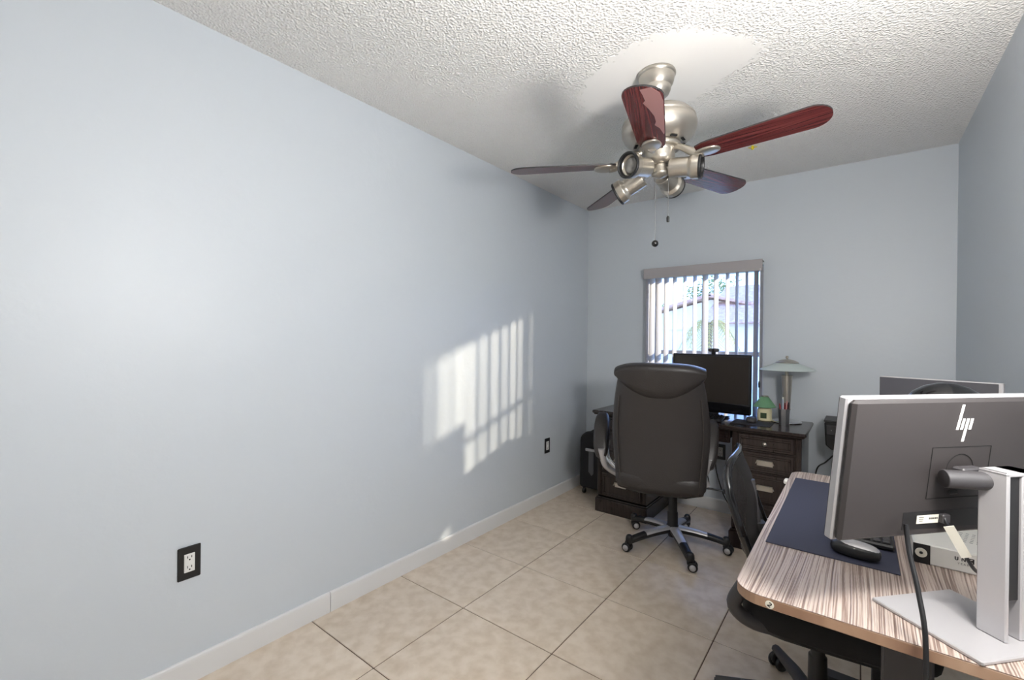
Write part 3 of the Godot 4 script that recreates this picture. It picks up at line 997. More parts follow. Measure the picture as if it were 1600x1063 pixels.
func executive_chair() -> void:
	var ch := thing("executive_chair", "black leather high-back executive chair with padded arms at the dark desk", "chair", Vector3(1.035, 0, 0.79), deg_to_rad(15.0))
	# five legs
	for k in 5:
		var a := deg_to_rad(54.0 + 72.0 * k) + deg_to_rad(15.0)
		var d := Vector3(cos(a), 0, sin(a))
		var leg := MB.new()
		var rows := []
		var side := d.cross(Vector3.UP)
		for i in 9:
			var s := i / 8.0
			var r := 0.03 + 0.275 * s
			var top := 0.128 - 0.012 * s - 0.032 * s * s
			var hw := lerpf(0.028, 0.021, s)
			var th := lerpf(0.034, 0.03, s)
			var row := PackedVector3Array()
			for q in [[-1.0, -1.0], [-1.0, 0.3], [-0.6, 0.95], [0.0, 1.0], [0.6, 0.95], [1.0, 0.3], [1.0, -1.0], [0.0, -1.0]]:
				row.append(d * r + side * hw * q[0] + Vector3(0, top - th * 0.5 + th * 0.5 * q[1], 0))
			rows.append(row)
		leg.grid(rows, true)
		leg.pill(d * 0.305 + Vector3(0, 0.074, 0), Vector3(0.022, 0.03, 0.022), 0.8, 0.9, Basis(), 14, 8)
		var lg := part(ch, "base_leg", leg, mat.black_plastic)
		var sh := MB.new()
		rows = []
		for i in 7:
			var s := i / 6.0 * 0.62
			var r := 0.028 + 0.275 * s
			var top := 0.1295 - 0.012 * s - 0.032 * s * s
			var hw := lerpf(0.030, 0.0245, s)
			var row := PackedVector3Array()
			for q in [[-1.0, -0.014], [-0.98, -0.008], [-0.6, -0.0005], [0.0, 0.0015], [0.6, -0.0005], [0.98, -0.008], [1.0, -0.014]]:
				row.append(d * r + side * hw * q[0] + Vector3(0, top + q[1], 0))
			rows.append(row)
		sh.grid(rows, false)
		part(lg, "leg_cover", sh, mat.silver_paint)
		caster(ch, d * 0.305, Vector3(1.0, 0, 0.35 * sin(k * 2.1)).normalized() * (1.0 if k % 2 == 0 else -1.0), true)
	part(ch, "gas_column", lt([[0.0, 0.06], [0.026, 0.06], [0.028, 0.07], [0.036, 0.1], [0.04, 0.125], [0.032, 0.135], [0.031, 0.21], [0.026, 0.215], [0.026, 0.38], [0.0, 0.38]], 24), mat.black_plastic)
	part(ch, "tilt_mechanism", bx(Vector3(0, 0.375, 0.01), Vector3(0.16, 0.045, 0.24), 0.012), mat.black_plastic)
	var lv := MB.new()
	lv.tube([Vector3(0.05, 0.375, -0.03), Vector3(0.25, 0.375, -0.03), Vector3(0.30, 0.37, -0.03)], 0.006, 8)
	lv.pill(Vector3(0.315, 0.37, -0.03), Vector3(0.03, 0.018, 0.012), 0.7, 0.8)
	part(ch, "tilt_lever", lv, mat.black_plastic)
	# seat
	var s := MB.new()
	s.pill(Vector3(0, 0.445, 0.035), Vector3(0.262, 0.06, 0.215), 0.45, 0.35, Basis(), 32, 14)
	part(ch, "seat", s, mat.leather)
	# backrest
	var bk := MB.new()
	var rows := []
	var y0 := 0.365
	var y1 := 1.125
	for i in 29:
		var v := i / 28.0
		var vv := clampf(v, 0.02, 0.985)
		var shrink := 1.0
		if v < 0.06:
			shrink = sqrt(1.0 - pow(1.0 - v / 0.06, 2.0)) * 0.5 + 0.5
		if v > 0.94:
			shrink = sqrt(1.0 - pow((v - 0.94) / 0.06, 2.0)) * 0.35 + 0.65
		if i == 0 or i == 28:
			shrink = 0.05
		var row := PackedVector3Array()
		for j in 36:
			var a := TAU * j / 36.0
			var cx := signf(cos(a)) * pow(absf(cos(a)), 0.42)
			var sz := signf(sin(a)) * pow(absf(sin(a)), 0.62)
			var hw := back_x(vv) * (1.0 if shrink > 0.06 else 0.9) * (shrink * 0.15 + 0.85)
			if i == 0 or i == 28:
				hw *= 0.8
			var th := 0.052 * shrink
			row.append(Vector3(cx * hw, lerpf(y0, y1, v), back_z(v) - 0.052 + sz * th - 0.028 * cx * cx * (1.0 if sz > 0 else 0.4)))
		rows.append(row)
	bk.grid(rows, true)
	var back := part(ch, "backrest", bk, mat.leather)
	# vertical seams on the rear face
	for sd in [-1.0, 1.0]:
		var pts := []
		for i in 15:
			var v := 0.05 + 0.72 * i / 14.0
			pts.append(Vector3(sd * back_x(v) * 0.87, lerpf(y0, y1, v), back_z(v) - 0.0245))
		part(back, "side_seam", tb(pts, 0.0035, 6), mat.leather_piping)
	# headrest pad folding over the top, ending in a curved seam
	var hp := MB.new()
	rows = []
	for i in 17:
		var row := PackedVector3Array()
		var v := i / 16.0
		for j in 25:
			var u := -1.0 + j / 12.0
			var yb := 0.925 + 0.135 * pow(absf(u), 2.2)
			var yt := 1.152 - 0.030 * pow(absf(u), 4.0)
			var y := 0.0
			var z := 0.0
			var hw := 0.252 - 0.012 * pow(absf(1.0 - v * 2.0), 2.0)
			if v < 0.62:
				var q := v / 0.62
				y = lerpf(yb, yt - 0.03, q)
				z = 0.042 * pow(sin(PI * 0.5 * minf(1.0, q * 2.4)), 0.7)
			else:
				var q := (v - 0.62) / 0.38 * PI
				y = yt - 0.03 + 0.03 * sin(q)
				z = 0.042 - 0.082 * (1.0 - cos(q))
			var vb := clampf((y - y0) / (y1 - y0), 0.0, 1.0)
			row.append(Vector3(u * hw, y, back_z(vb) - 0.024 + z - 0.04 * pow(absf(u), 3.0)))
		rows.append(row)
	hp.grid(rows, false)
	var hd := part(ch, "headrest_pad", hp, mat.leather)
	var sp := []
	for j in 25:
		var q: Vector3 = rows[0][j]
		sp.append(q + Vector3(0, 0, 0.006))
	part(hd, "piping", tb(sp, 0.004, 7), mat.leather_piping)
	# arms
	for sd in [-1.0, 1.0]:
		var pad := MB.new()
		var ax := Vector3(0, 0.80, -0.60).normalized()
		var pb := Basis(Vector3.RIGHT, ax, Vector3.RIGHT.cross(ax))
		rows = []
		for i in 19:
			var t := -1.0 + i / 9.0
			var w := pow(maxf(0.0, 1.0 - pow(absf(t), 3.2)), 0.42)
			var row := PackedVector3Array()
			for j in 20:
				var a := TAU * j / 20.0
				row.append(Vector3(sd * 0.33 - 0.055 + sd * 0.012 * t, 0.66, -0.02) + pb * Vector3(signf(cos(a)) * pow(absf(cos(a)), 0.6) * 0.05 * w, t * 0.175, signf(sin(a)) * pow(absf(sin(a)), 0.6) * 0.036 * w - 0.03 * t * t))
			rows.append(row)
		pad.grid(rows, true)
		var ar := part(ch, "armrest", pad, mat.leather)
		var lp := []
		for i in 19:
			lp.append((rows[i][0] as Vector3) * 0.5 + (rows[i][19] as Vector3) * 0.5)
		part(ar, "arm_seam", tb(lp, 0.003, 6), mat.leather_piping)
		var fr := MB.new()
		fr.tube(curve([Vector3(sd * 0.318 - 0.05, 0.575, 0.065), Vector3(sd * 0.312 - 0.05, 0.52, 0.05), Vector3(sd * 0.29 - 0.05, 0.45, 0.02), Vector3(sd * 0.265, 0.40, -0.01)], 6), 0.021, 10)
		part(ch, "arm_support", fr, mat.silver_paint)
		var fr2 := MB.new()
		fr2.tube(curve([Vector3(sd * 0.322 - 0.05, 0.73, -0.16), Vector3(sd * 0.318 - 0.05, 0.60, -0.14), Vector3(sd * 0.30 - 0.05, 0.48, -0.09), Vector3(sd * 0.262, 0.40, -0.06)], 6), 0.018, 10)
		part(ch, "arm_support", fr2, mat.chrome)
	for c in ch.get_children():      # the seat sits a little left on its column
		if c.name.begins_with("seat") or c.name.begins_with("back") or c.name.begins_with("head") or c.name.begins_with("arm"):
			c.position.x -= 0.07

# ----------------------------------------------------------------- second desk along the right wall
func side_desk() -> void:
	var d := thing("side_desk", "light wood-grain desk with rounded corners along the right wall", "desk", Vector3(2.05, 0, 1.945))
	var o := Vector3(2.05, 0, 1.945)
	var poly := []
	var r := 0.055
	var x0 := 1.727
	var x1 := 2.372
	var z0 := 1.365
	var z1 := 2.527
	for q in [[x0 + r, z0 + r, PI], [x1 - r, z0 + r, PI * 1.5], [x1 - r, z1 - r, 0.0], [x0 + r, z1 - r, PI * 0.5]]:
		for k in 9:
			var a: float = q[2] + PI / 2 * k / 8.0
			poly.append(Vector2(q[0] + cos(a) * r, q[1] + sin(a) * r))
	# top surface: one laminate sheet; below it the board with its edge band
	var xf := Transform3D(Basis(Vector3(1, 0, 0), Vector3(0, 0, 1), Vector3(0, -1, 0)), Vector3(0, 0.730, 0) - o)
	var b := MB.new()
	b.prism(poly, 0.0006, xf)
	part(d, "desk_top", b, mat.desk_laminate)
	b = MB.new()
	b.prism(poly, 0.0235, Transform3D(xf.basis, Vector3(0, 0.7294, 0) - o), 0.002)
	var eb := part(d, "edge_board", b, mat.desk_edge)
	for z in [1.56, 2.33]:
		var lg := MB.new()
		lg.box(Vector3(2.035, 0.375, z) - o, Vector3(0.085, 0.65, 0.05), 0.004)
		lg.box(Vector3(2.05, 0.69, z) - o, Vector3(0.56, 0.03, 0.05), 0.004)
		lg.box(Vector3(2.08, 0.02, z) - o, Vector3(0.52, 0.04, 0.06), 0.006)
		part(d, "desk_leg", lg, mat.charcoal_plastic)
	part(d, "cross_beam", bx(Vector3(2.035, 0.64, 1.945) - o, Vector3(0.03, 0.06, 0.72), 0.003), mat.charcoal_plastic)
	# round numbered sticker on the near edge
	var sk := part(d, "round_sticker", lt([[0.0, 0.0], [0.0085, 0.0], [0.0085, 0.0005], [0.0, 0.0006]], 20, aim(Vector3(1.800, 0.7165, z1) - o, Vector3(0, 0, 1))), mat.label_paper)
	text(sk, "numeral", "2", 0.010, mat.ink_black, Transform3D(Basis(Vector3(0, 0, 1), -0.5), Vector3(1.800, 0.7165, z1 + 0.0008) - o))
	# small clip on the left edge
	part(d, "cable_clip", bx(Vector3(x0 - 0.006, 0.722, 1.53) - o, Vector3(0.016, 0.016, 0.04), 0.004), mat.printed_white)

func mesh_chair() -> void:
	var ch := thing("mesh_chair", "black mesh-back office chair pushed under the light wood desk", "chair", Vector3(1.85, 0, 1.86), deg_to_rad(-84.0))
	for k in 5:
		var a := deg_to_rad(12.0 + 72.0 * k)
		var d := Vector3(cos(a), 0, sin(a))
		var b := MB.new()
		b.tube([Vector3(0, 0.105, 0) + d * 0.02, Vector3(0, 0.10, 0) + d * 0.15, Vector3(0, 0.078, 0) + d * 0.30], [0.026, 0.022, 0.016], 8)
		part(ch, "base_leg", b, mat.charcoal_plastic)
		caster(ch, d * 0.30, Vector3(cos(a + 1.2), 0, sin(a + 1.2)), false)
	part(ch, "gas_column", lt([[0.0, 0.06], [0.03, 0.06], [0.036, 0.1], [0.028, 0.13], [0.026, 0.26], [0.02, 0.262], [0.02, 0.4], [0.0, 0.4]], 20), mat.black_plastic)
	part(ch, "tilt_mechanism", bx(Vector3(0, 0.395, 0.02), Vector3(0.14, 0.04, 0.2), 0.01), mat.black_plastic)
	var s := MB.new()
	s.pill(Vector3(0, 0.452, -0.03), Vector3(0.25, 0.055, 0.245), 0.5, 0.38, Basis(), 32, 12)
	part(ch, "seat", s, mat.seat_fabric)
	var sp := MB.new()
	sp.pill(Vector3(0, 0.42, -0.03), Vector3(0.235, 0.03, 0.225), 0.5, 0.38, Basis(), 28, 8)
	part(ch, "seat_pan", sp, mat.black_plastic)
	# bracket that carries the back
	var br := MB.new()
	br.tube(curve([Vector3(0, 0.39, 0.02), Vector3(0, 0.385, 0.14), Vector3(0, 0.42, 0.19), Vector3(0, 0.52, 0.18), Vector3(0, 0.66, 0.18)], 6), 0.028, 10)
	part(ch, "back_bracket", br, mat.charcoal_plastic)
	for sd in [-1.0, 1.0]:
		var g := MB.new()
		g.tube(curve([Vector3(sd * 0.20, 0.425, 0.05), Vector3(sd * 0.225, 0.43, 0.17), Vector3(sd * 0.235, 0.47, 0.225), Vector3(sd * 0.235, 0.53, 0.205), Vector3(sd * 0.225, 0.58, 0.175)], 6), 0.021, 10)
		part(ch, "side_bracket", g, mat.charcoal_plastic)
	# backrest frame and net
	var outline := []
	for k in 40:
		var a := TAU * k / 40.0
		var cx := signf(cos(a)) * pow(absf(cos(a)), 0.5)
		var sy := signf(sin(a)) * pow(absf(sin(a)), 0.5)
		var y := 0.69 + 0.20 * sy
		var hw := 0.24 - 0.02 * maxf(0.0, sy) - 0.02 * maxf(0.0, -sy)
		outline.append(Vector3(cx * hw, y, 0.135 + 0.36 * (y - 0.5) - 0.035 * (1.0 - cx * cx)))
	var fr := part(ch, "back_frame", tb(outline, 0.0125, 10, true), mat.black_gloss)
	var nt := MB.new()
	var rows := []
	for i in 11:
		var row := PackedVector3Array()
		for k in 40:
			var q: Vector3 = outline[k]
			var c := Vector3(0, 0.69, 0.135 + 0.36 * 0.2 - 0.03)
			var f := i / 10.0
			var p := c.lerp(q, f)
			p.z = lerpf(c.z, q.z, f * f)
			row.append(p)
		rows.append(row)
	nt.grid(rows, true)
	part(fr, "back_net", nt, mat.chair_mesh)
	part(ch, "back_spine", tb([Vector3(0, 0.80, 0.20), Vector3(0, 0.62, 0.175)], 0.014, 8), mat.charcoal_plastic)

# ----------------------------------------------------------------- things on the executive desk
const DT := 0.757         # executive desk top
const ST := 0.730         # side desk top

func key_field(nx: int, nz: int, px: float, pz: float, ks: Vector3, org: Vector3) -> MB:
	var b := MB.new()
	for i in nx:
		for j in nz:
			b.box(org + Vector3(i * px, 0, j * pz), ks, 0.0015)
	return b

func desk_items() -> void:
	# monitor with a curved lower bezel
	var m := thing("desk_monitor", "black widescreen monitor in front of the window blind", "monitor", Vector3(1.122, DT, 0.30))
	var b := MB.new()
	b.box(Vector3(0, 0.2295, -0.022), Vector3(0.515, 0.405, 0.035), 0.006)
	b.box(Vector3(0, 0.24, -0.048), Vector3(0.36, 0.26, 0.03), 0.012)
	part(m, "housing", b, mat.black_plastic)
	part(m, "screen", bx(Vector3(0, 0.257, -0.003), Vector3(0.485, 0.315, 0.003), 0.0005), mat.screen)
	b = MB.new()
	var pl := []
	for k in 13:
		var s := -1.0 + k / 6.0
		pl.append(Vector2(s * 0.252, 0.088 + 0.012 * (1.0 - s * s)))
	pl.append(Vector2(0.252, 0.03))
	pl.append(Vector2(-0.252, 0.03))
	b.prism(pl, 0.008, Transform3D(Basis(), Vector3(0, 0, -0.006)), 0.002)
	part(m, "lower_bezel", b, mat.black_gloss)
	part(m, "badge", bx(Vector3(-0.03, 0.062, 0.0025), Vector3(0.026, 0.006, 0.001), 0.0003), mat.silver_paint)
	part(m, "neck", bx(Vector3(0, 0.055, -0.03), Vector3(0.105, 0.10, 0.03), 0.006), mat.black_plastic)
	b = MB.new()
	b.pill(Vector3(0, 0.008, -0.01), Vector3(0.13, 0.0078, 0.085), 0.4, 0.9, Basis(), 28, 8)
	part(m, "stand_base", b, mat.black_gloss)
	# webcam perched on the monitor
	var w := thing("webcam", "small black webcam perched on top of the desk monitor", "webcam", Vector3(1.140, DT + 0.432, 0.277))
	b = MB.new()
	b.pill(Vector3(0, 0.028, 0.0), Vector3(0.036, 0.0125, 0.013), 0.5, 0.6)
	part(w, "body", b, mat.charcoal_plastic)
	part(w, "lens", lt([[0.0, 0.0], [0.008, 0.0], [0.0075, 0.003], [0.0, 0.002]], 16, aim(Vector3(0, 0.028, 0.012), Vector3(0, 0, 1))), mat.black_gloss)
	part(w, "clip", bx(Vector3(0, 0.008, 0), Vector3(0.026, 0.016, 0.03), 0.003), mat.black_plastic)
	# keyboard
	var k := thing("desk_keyboard", "black keyboard with glossy keys in front of the desk monitor", "keyboard", Vector3(1.035, DT, 0.475), deg_to_rad(3.0))
	b = MB.new()
	b.box(Vector3(0, 0.011, 0), Vector3(0.43, 0.016, 0.14), 0.004, Basis(Vector3.RIGHT, 0.09))
	part(k, "body", b, mat.black_plastic, Transform3D(Basis(), Vector3(0, 0.004, 0)))
	var kf := part(k, "keys", key_field(20, 6, 0.0205, 0.0205, Vector3(0.0165, 0.006, 0.0165), Vector3(-0.195, 0.0, -0.0515)), mat.black_gloss, Transform3D(Basis(Vector3.RIGHT, 0.09), Vector3(0, 0.025, 0)))
	kf.set_meta("kind", "stuff")
	# mouse pad and mouse
	single("desk_mouse_pad", bx(Vector3(0, 0.0015, 0), Vector3(0.225, 0.003, 0.185), 0.001), mat.dark_pad, "dark rectangular mouse pad on the dark executive desk", "mouse pad", Vector3(1.408, DT, 0.405))
	var ms := thing("desk_mouse", "small black mouse on the pad of the dark desk", "mouse", Vector3(1.40, DT + 0.003, 0.385), 0.15)
	b = MB.new()
	b.pill(Vector3(0, 0.014, 0), Vector3(0.032, 0.019, 0.052), 0.75, 0.8, Basis(), 22, 12)
	part(ms, "shell", b, mat.charcoal_plastic)
	part(ms, "scroll_wheel", lt([[0.0, -0.003], [0.008, -0.003], [0.008, 0.003], [0.0, 0.003]], 14, aim(Vector3(0, 0.027, -0.03), Vector3.RIGHT)), mat.black_gloss)
	# jar candle with a green shade
	var c := thing("candle_jar", "cream jar candle under a green cone shade on the dark desk", "candle", Vector3(1.452, DT, 0.235))
	part(c, "jar", lt([[0.0, 0.0], [0.04, 0.0], [0.0435, 0.004], [0.0435, 0.068], [0.040, 0.078], [0.036, 0.082], [0.036, 0.096], [0.034, 0.096], [0.034, 0.082], [0.0, 0.075]], 28), mat.candle_wax)
	var lb := MB.new()
	var rows := []
	for i in 2:
		var row := PackedVector3Array()
		for j in 9:
			var a := PI / 2 - 0.42 + 0.105 * j
			row.append(Vector3(cos(a) * 0.0441, 0.018 + 0.036 * i, sin(a) * 0.0441))
		rows.append(row)
	lb.grid(rows, false)
	part(c, "label", lb, mat.label_ink)
	part(c, "shade", lt([[0.068, 0.092], [0.0205, 0.160], [0.018, 0.160], [0.066, 0.090], [0.068, 0.092]], 32), mat.green_shade)
	part(c, "shade_ring", lt([[0.018, 0.158], [0.022, 0.158], [0.022, 0.163], [0.018, 0.163]], 24), mat.nickel)
	# table lamp: steel cone on a round base, frosted glass dish
	var l := thing("table_lamp", "brushed steel table lamp with a wide frosted glass dish shade", "lamp", Vector3(1.575, DT, 0.215))
	part(l, "lamp_base", lt([[0.0, 0.0], [0.086, 0.0], [0.088, 0.004], [0.084, 0.01], [0.06, 0.016], [0.03, 0.022], [0.0, 0.022]], 36), mat.chrome)
	part(l, "stem", lt([[0.0, 0.018], [0.016, 0.018], [0.0175, 0.03], [0.031, 0.296], [0.033, 0.30], [0.033, 0.305], [0.028, 0.306], [0.0, 0.306]], 30), mat.nickel)
	part(l, "neck", lt([[0.0, 0.30], [0.0115, 0.30], [0.0115, 0.345], [0.0, 0.345]], 18), mat.nickel)
	part(l, "shade", lt([[0.158, 0.340], [0.145, 0.350], [0.11, 0.366], [0.07, 0.383], [0.03, 0.393], [0.005, 0.396], [0.005, 0.393], [0.03, 0.390], [0.07, 0.380], [0.11, 0.363], [0.144, 0.347], [0.157, 0.338], [0.158, 0.340]], 48), mat.frosted_glass)
	part(l, "shade_cap", lt([[0.0, 0.411], [0.02, 0.409], [0.045, 0.402], [0.066, 0.390], [0.068, 0.387], [0.066, 0.386], [0.0, 0.392]], 32), mat.nickel)
	part(l, "finial", lt([[0.0, 0.41], [0.004, 0.41], [0.004, 0.414], [0.0075, 0.417], [0.009, 0.424], [0.0075, 0.431], [0.0, 0.434]], 16), mat.nickel)
	# pen cup and pens
	var pc := thing("pen_cup", "octagonal smoky metal pen cup beside the steel lamp", "pen cup", Vector3(1.576, DT, 0.338))
	b = MB.new()
	for q in [[[0.029, 0.0], [0.033, 0.096], [0.0375, 0.098], [0.0375, 0.101], [0.030, 0.101], [0.030, 0.098], [0.026, 0.005], [0.0, 0.005]]]:
		for i in q.size() - 1:
			for j in 8:
				var a0 := TAU * (j + 0.5) / 8
				var a1 := TAU * (j + 1.5) / 8
				var p0: Array = q[i]
				var p1: Array = q[i + 1]
				var mid := Vector3(cos((a0 + a1) / 2), 0, sin((a0 + a1) / 2))
				var nrm := Vector3(mid.x * (p1[1] - p0[1]), p0[0] - p1[0], mid.z * (p1[1] - p0[1]))
				b.face([Vector3(cos(a0) * p0[0], p0[1], sin(a0) * p0[0]), Vector3(cos(a1) * p0[0], p0[1], sin(a1) * p0[0]), Vector3(cos(a1) * p1[0], p1[1], sin(a1) * p1[0]), Vector3(cos(a0) * p1[0], p1[1], sin(a0) * p1[0])], nrm)
	part(pc, "cup", b, mat.satin_metal)
	var pens := [[c8(150, 44, 52), Vector3(-0.024, 0, 0.0), 0.115, "dark red pen leaning left in the pen cup"], [c8(196, 206, 220), Vector3(-0.008, 0, -0.006), 0.155, "tallest pen in the pen cup, white and pale blue"], [c8(120, 40, 46), Vector3(0.005, 0, 0.01), 0.122, "short maroon pen in the middle of the pen cup"], [c8(206, 150, 146), Vector3(0.013, 0, -0.008), 0.132, "pink marker in the pen cup"], [c8(52, 30, 36), Vector3(0.023, 0, 0.004), 0.126, "near-black pen leaning right in the pen cup"]]
	for i in pens.size():
		var q: Array = pens[i]
		var p := thing("pen", q[3], "pen", Vector3(1.576, DT + 0.006, 0.338) + q[1] * 0.6, 0.0, "pens in the cup")
		var dir: Vector3 = (q[1] * 0.4 + Vector3(0, q[2], 0)).normalized()
		var pm := M("pen_%d" % i, q[0], 0.4)
		part(p, "barrel", tb([Vector3.ZERO, dir * q[2]], 0.0048, 8), pm)
		part(p, "cap", tb([dir * q[2], dir * (q[2] + 0.012)], 0.0036, 8), mat.printed_white if i == 1 else pm)

func side_desk_items() -> void:
	# large extended mouse pad
	single("desk_mat", bx(Vector3(0, 0.0015, 0), Vector3(0.282, 0.003, 0.735), 0.0012), mat.navy_pad, "long navy desk mat on the light wood desk", "desk mat", Vector3(1.889, ST, 1.858))
	# monitor turned away from the camera, on an L-shaped stand
	var m := thing("office_monitor", "monitor seen from behind with a white emblem on a silver stand", "monitor", Vector3(2.11, ST, 2.386), deg_to_rad(47.7))
	var b := MB.new()
	b.box(Vector3(0.001, 0.004, 0.0055), Vector3(0.204, 0.008, 0.197), 0.002)
	part(m, "stand_base", b, mat.silver_paint)
	b = MB.new()
	b.box(Vector3(0.001, 0.162, 0.05), Vector3(0.008, 0.308, 0.046), 0.002)
	b.box(Vector3(0.052, 0.162, 0.05), Vector3(0.040, 0.308, 0.046), 0.002)
	b.box(Vector3(0.0345, 0.3125, 0.05), Vector3(0.075, 0.007, 0.046), 0.002)
	part(m, "stand_column", b, mat.silver_paint)
	part(m, "column_channel", bx(Vector3(0.0185, 0.195, 0.050), Vector3(0.027, 0.226, 0.036)), mat.black_plastic)
	b = MB.new()
	b.lathe([[0.0, -0.045], [0.0155, -0.045], [0.017, -0.043], [0.017, 0.043], [0.0155, 0.045], [0.0, 0.045]], 24, aim(Vector3(-0.02, 0.292, 0.028), Vector3(0.9, 0, 0.35)))
	b.box(Vector3(0.015, 0.292, 0.03), Vector3(0.05, 0.03, 0.018), 0.004)
	b.box(Vector3(-0.004, 0.292, 0.012), Vector3(0.05, 0.04, 0.022), 0.003)
	part(m, "arm", b, mat.charcoal_plastic)
	# panel, tilted back a little
	var px := Transform3D(Basis(Vector3.RIGHT, 0.11), Vector3(0, 0.30, -0.018))
	b = MB.new()
	b.box(Vector3(0, 0.007, -0.011), Vector3(0.528, 0.284, 0.018), 0.003)
	var hs := part(m, "bezel", b, mat.silver_paint, px)
	b = MB.new()
	b.box(Vector3(0, 0.007, 0.004), Vector3(0.520, 0.277, 0.016), 0.006)
	part(m, "back_cover", b, mat.monitor_back, px)
	part(m, "screen", bx(Vector3(0, 0.007, -0.0205), Vector3(0.522, 0.278, 0.002), 0.0005), mat.screen, px)
	# panel groove, ring and lower port bay
	var zf := 0.0125
	b = MB.new()
	for q in [[Vector3(0, 0.050, zf), Vector3(0.142, 0.0012, 0.0008)], [Vector3(0, -0.054, zf), Vector3(0.142, 0.0012, 0.0008)], [Vector3(-0.071, -0.002, zf), Vector3(0.0012, 0.104, 0.0008)], [Vector3(0.071, -0.002, zf), Vector3(0.0012, 0.104, 0.0008)]]:
		b.box(q[0], q[1])
	b.lathe([[0.0325, zf], [0.0325, zf + 0.0006], [0.0337, zf + 0.0006], [0.0337, zf]], 40, Transform3D(Basis(Vector3.RIGHT, Vector3(0, 0, 1), Vector3(0, -1, 0)), Vector3(0, 0.002, 0)))
	part(m, "panel_groove", b, mat.dark_hole, px)
	part(m, "release_latch", bx(Vector3(-0.008, -0.043, zf), Vector3(0.022, 0.008, 0.006), 0.002), mat.black_plastic, px)
	b = MB.new()
	b.box(Vector3(-0.002, -0.098, zf - 0.0005), Vector3(0.235, 0.036, 0.001))
	part(m, "port_bay", b, mat.black_plastic, px)
	var lbx := part(m, "serial_label", bx(Vector3(-0.062, -0.096, zf + 0.001), Vector3(0.052, 0.017, 0.0006)), mat.label_paper, px)
	b = MB.new()
	for k in 9:
		b.box(Vector3(-0.058 + 0.0024 * k, -0.0945, zf + 0.0015), Vector3(0.0011 if k % 3 else 0.0016, 0.0035, 0.0003))
	for k in 3:
		b.box(Vector3(-0.078, -0.091 - 0.004 * k, zf + 0.0015), Vector3(0.012 - 0.002 * k, 0.001, 0.0003))
	part(lbx, "print", b, mat.ink_black)
	# emblem: four slanted bars
	b = MB.new()
	var sl := 0.16
	for q in [[-0.0165, 0.0060, 0.050], [-0.0065, -0.0080, 0.022], [0.0035, -0.0200, 0.046], [0.0135, -0.0080, 0.022]]:
		var yc: float = 0.104 + q[1]
		var h: float = q[2]
		var cx: float = q[0] + sl * q[1]
		b.prism([Vector2(cx - 0.0029 - sl * h / 2, yc - h / 2), Vector2(cx + 0.0029 - sl * h / 2, yc - h / 2), Vector2(cx + 0.0029 + sl * h / 2, yc + h / 2), Vector2(cx - 0.0029 + sl * h / 2, yc + h / 2)], 0.0008, Transform3D(Basis(), Vector3(0, 0, zf)))
	part(m, "emblem", b, mat.printed_white, px)
	# second smaller monitor
	var m2 := thing("corner_monitor", "smaller dark monitor with a silver edge behind the larger one", "monitor", Vector3(2.160, ST, 1.478), deg_to_rad(-21.6))
	part(m2, "housing", bx(Vector3(0, 0.275, -0.010), Vector3(0.326, 0.300, 0.020), 0.003), mat.silver_paint)
	part(m2, "screen", bx(Vector3(-0.004, 0.275, 0.0005), Vector3(0.314, 0.294, 0.003), 0.0005), M("dull_screen", c8(70, 69, 74), 0.42))
	part(m2, "neck", bx(Vector3(0, 0.10, -0.032), Vector3(0.05, 0.19, 0.02), 0.003), mat.silver_paint)
	part(m2, "stand_base", bx(Vector3(0, 0.004, -0.005), Vector3(0.19, 0.008, 0.15), 0.002), mat.silver_paint)
	# black dome between the monitors
	var dl := thing("dome_lamp", "glossy black dome rising between the two monitors", "lamp", Vector3(2.262, ST, 1.755))
	part(dl, "lamp_base", lt([[0.0, 0.0], [0.065, 0.0], [0.067, 0.006], [0.05, 0.014], [0.012, 0.018], [0.0, 0.018]], 28), mat.black_gloss)
	part(dl, "stem", tb(curve([Vector3(0, 0.012, 0), Vector3(0.0, 0.22, 0.0), Vector3(-0.03, 0.38, 0.05), Vector3(-0.105, 0.42, 0.165), Vector3(-0.130, 0.42, 0.21)], 7), 0.007, 10), mat.black_gloss)
	part(dl, "dome_shade", lt([[0.0, 0.446], [0.02, 0.4445], [0.045, 0.436], [0.068, 0.420], [0.084, 0.398], [0.092, 0.37], [0.090, 0.37], [0.081, 0.397], [0.066, 0.417], [0.043, 0.432], [0.0, 0.441]], 36, Transform3D(Basis(), Vector3(-0.130, 0, 0.212))), mat.black_gloss)
	# keyboard and mouse
	var k := thing("office_keyboard", "dark keyboard half hidden under the large monitor", "keyboard", Vector3(1.958, ST + 0.003, 1.872), deg_to_rad(90.0))
	b = MB.new()
	b.box(Vector3(0, 0.009, 0), Vector3(0.44, 0.014, 0.135), 0.004)
	part(k, "body", b, mat.black_plastic)
	var kf := part(k, "keys", key_field(20, 6, 0.021, 0.0205, Vector3(0.0175, 0.006, 0.0165), Vector3(-0.200, 0.018, -0.0515)), mat.charcoal_plastic)
	kf.set_meta("kind", "stuff")
	var ms := thing("office_mouse", "silver and black mouse on the navy desk mat", "mouse", Vector3(1.944, ST + 0.003, 2.172), deg_to_rad(80.0))
	b = MB.new()
	b.pill(Vector3(0, 0.015, 0), Vector3(0.031, 0.018, 0.053), 0.7, 0.75, Basis(), 24, 12)
	part(ms, "lower_shell", b, mat.black_plastic)
	b = MB.new()
	b.pill(Vector3(0, 0.022, 0.004), Vector3(0.026, 0.0145, 0.046), 0.9, 0.8, Basis(), 24, 12)
	part(ms, "upper_shell", b, mat.silver_paint)
	# white box with a printed spine
	var o := Vector3(2.18, ST, 1.985)
	var wb := thing("white_box", "flat white printed box with a black end under the large monitor", "box", o)
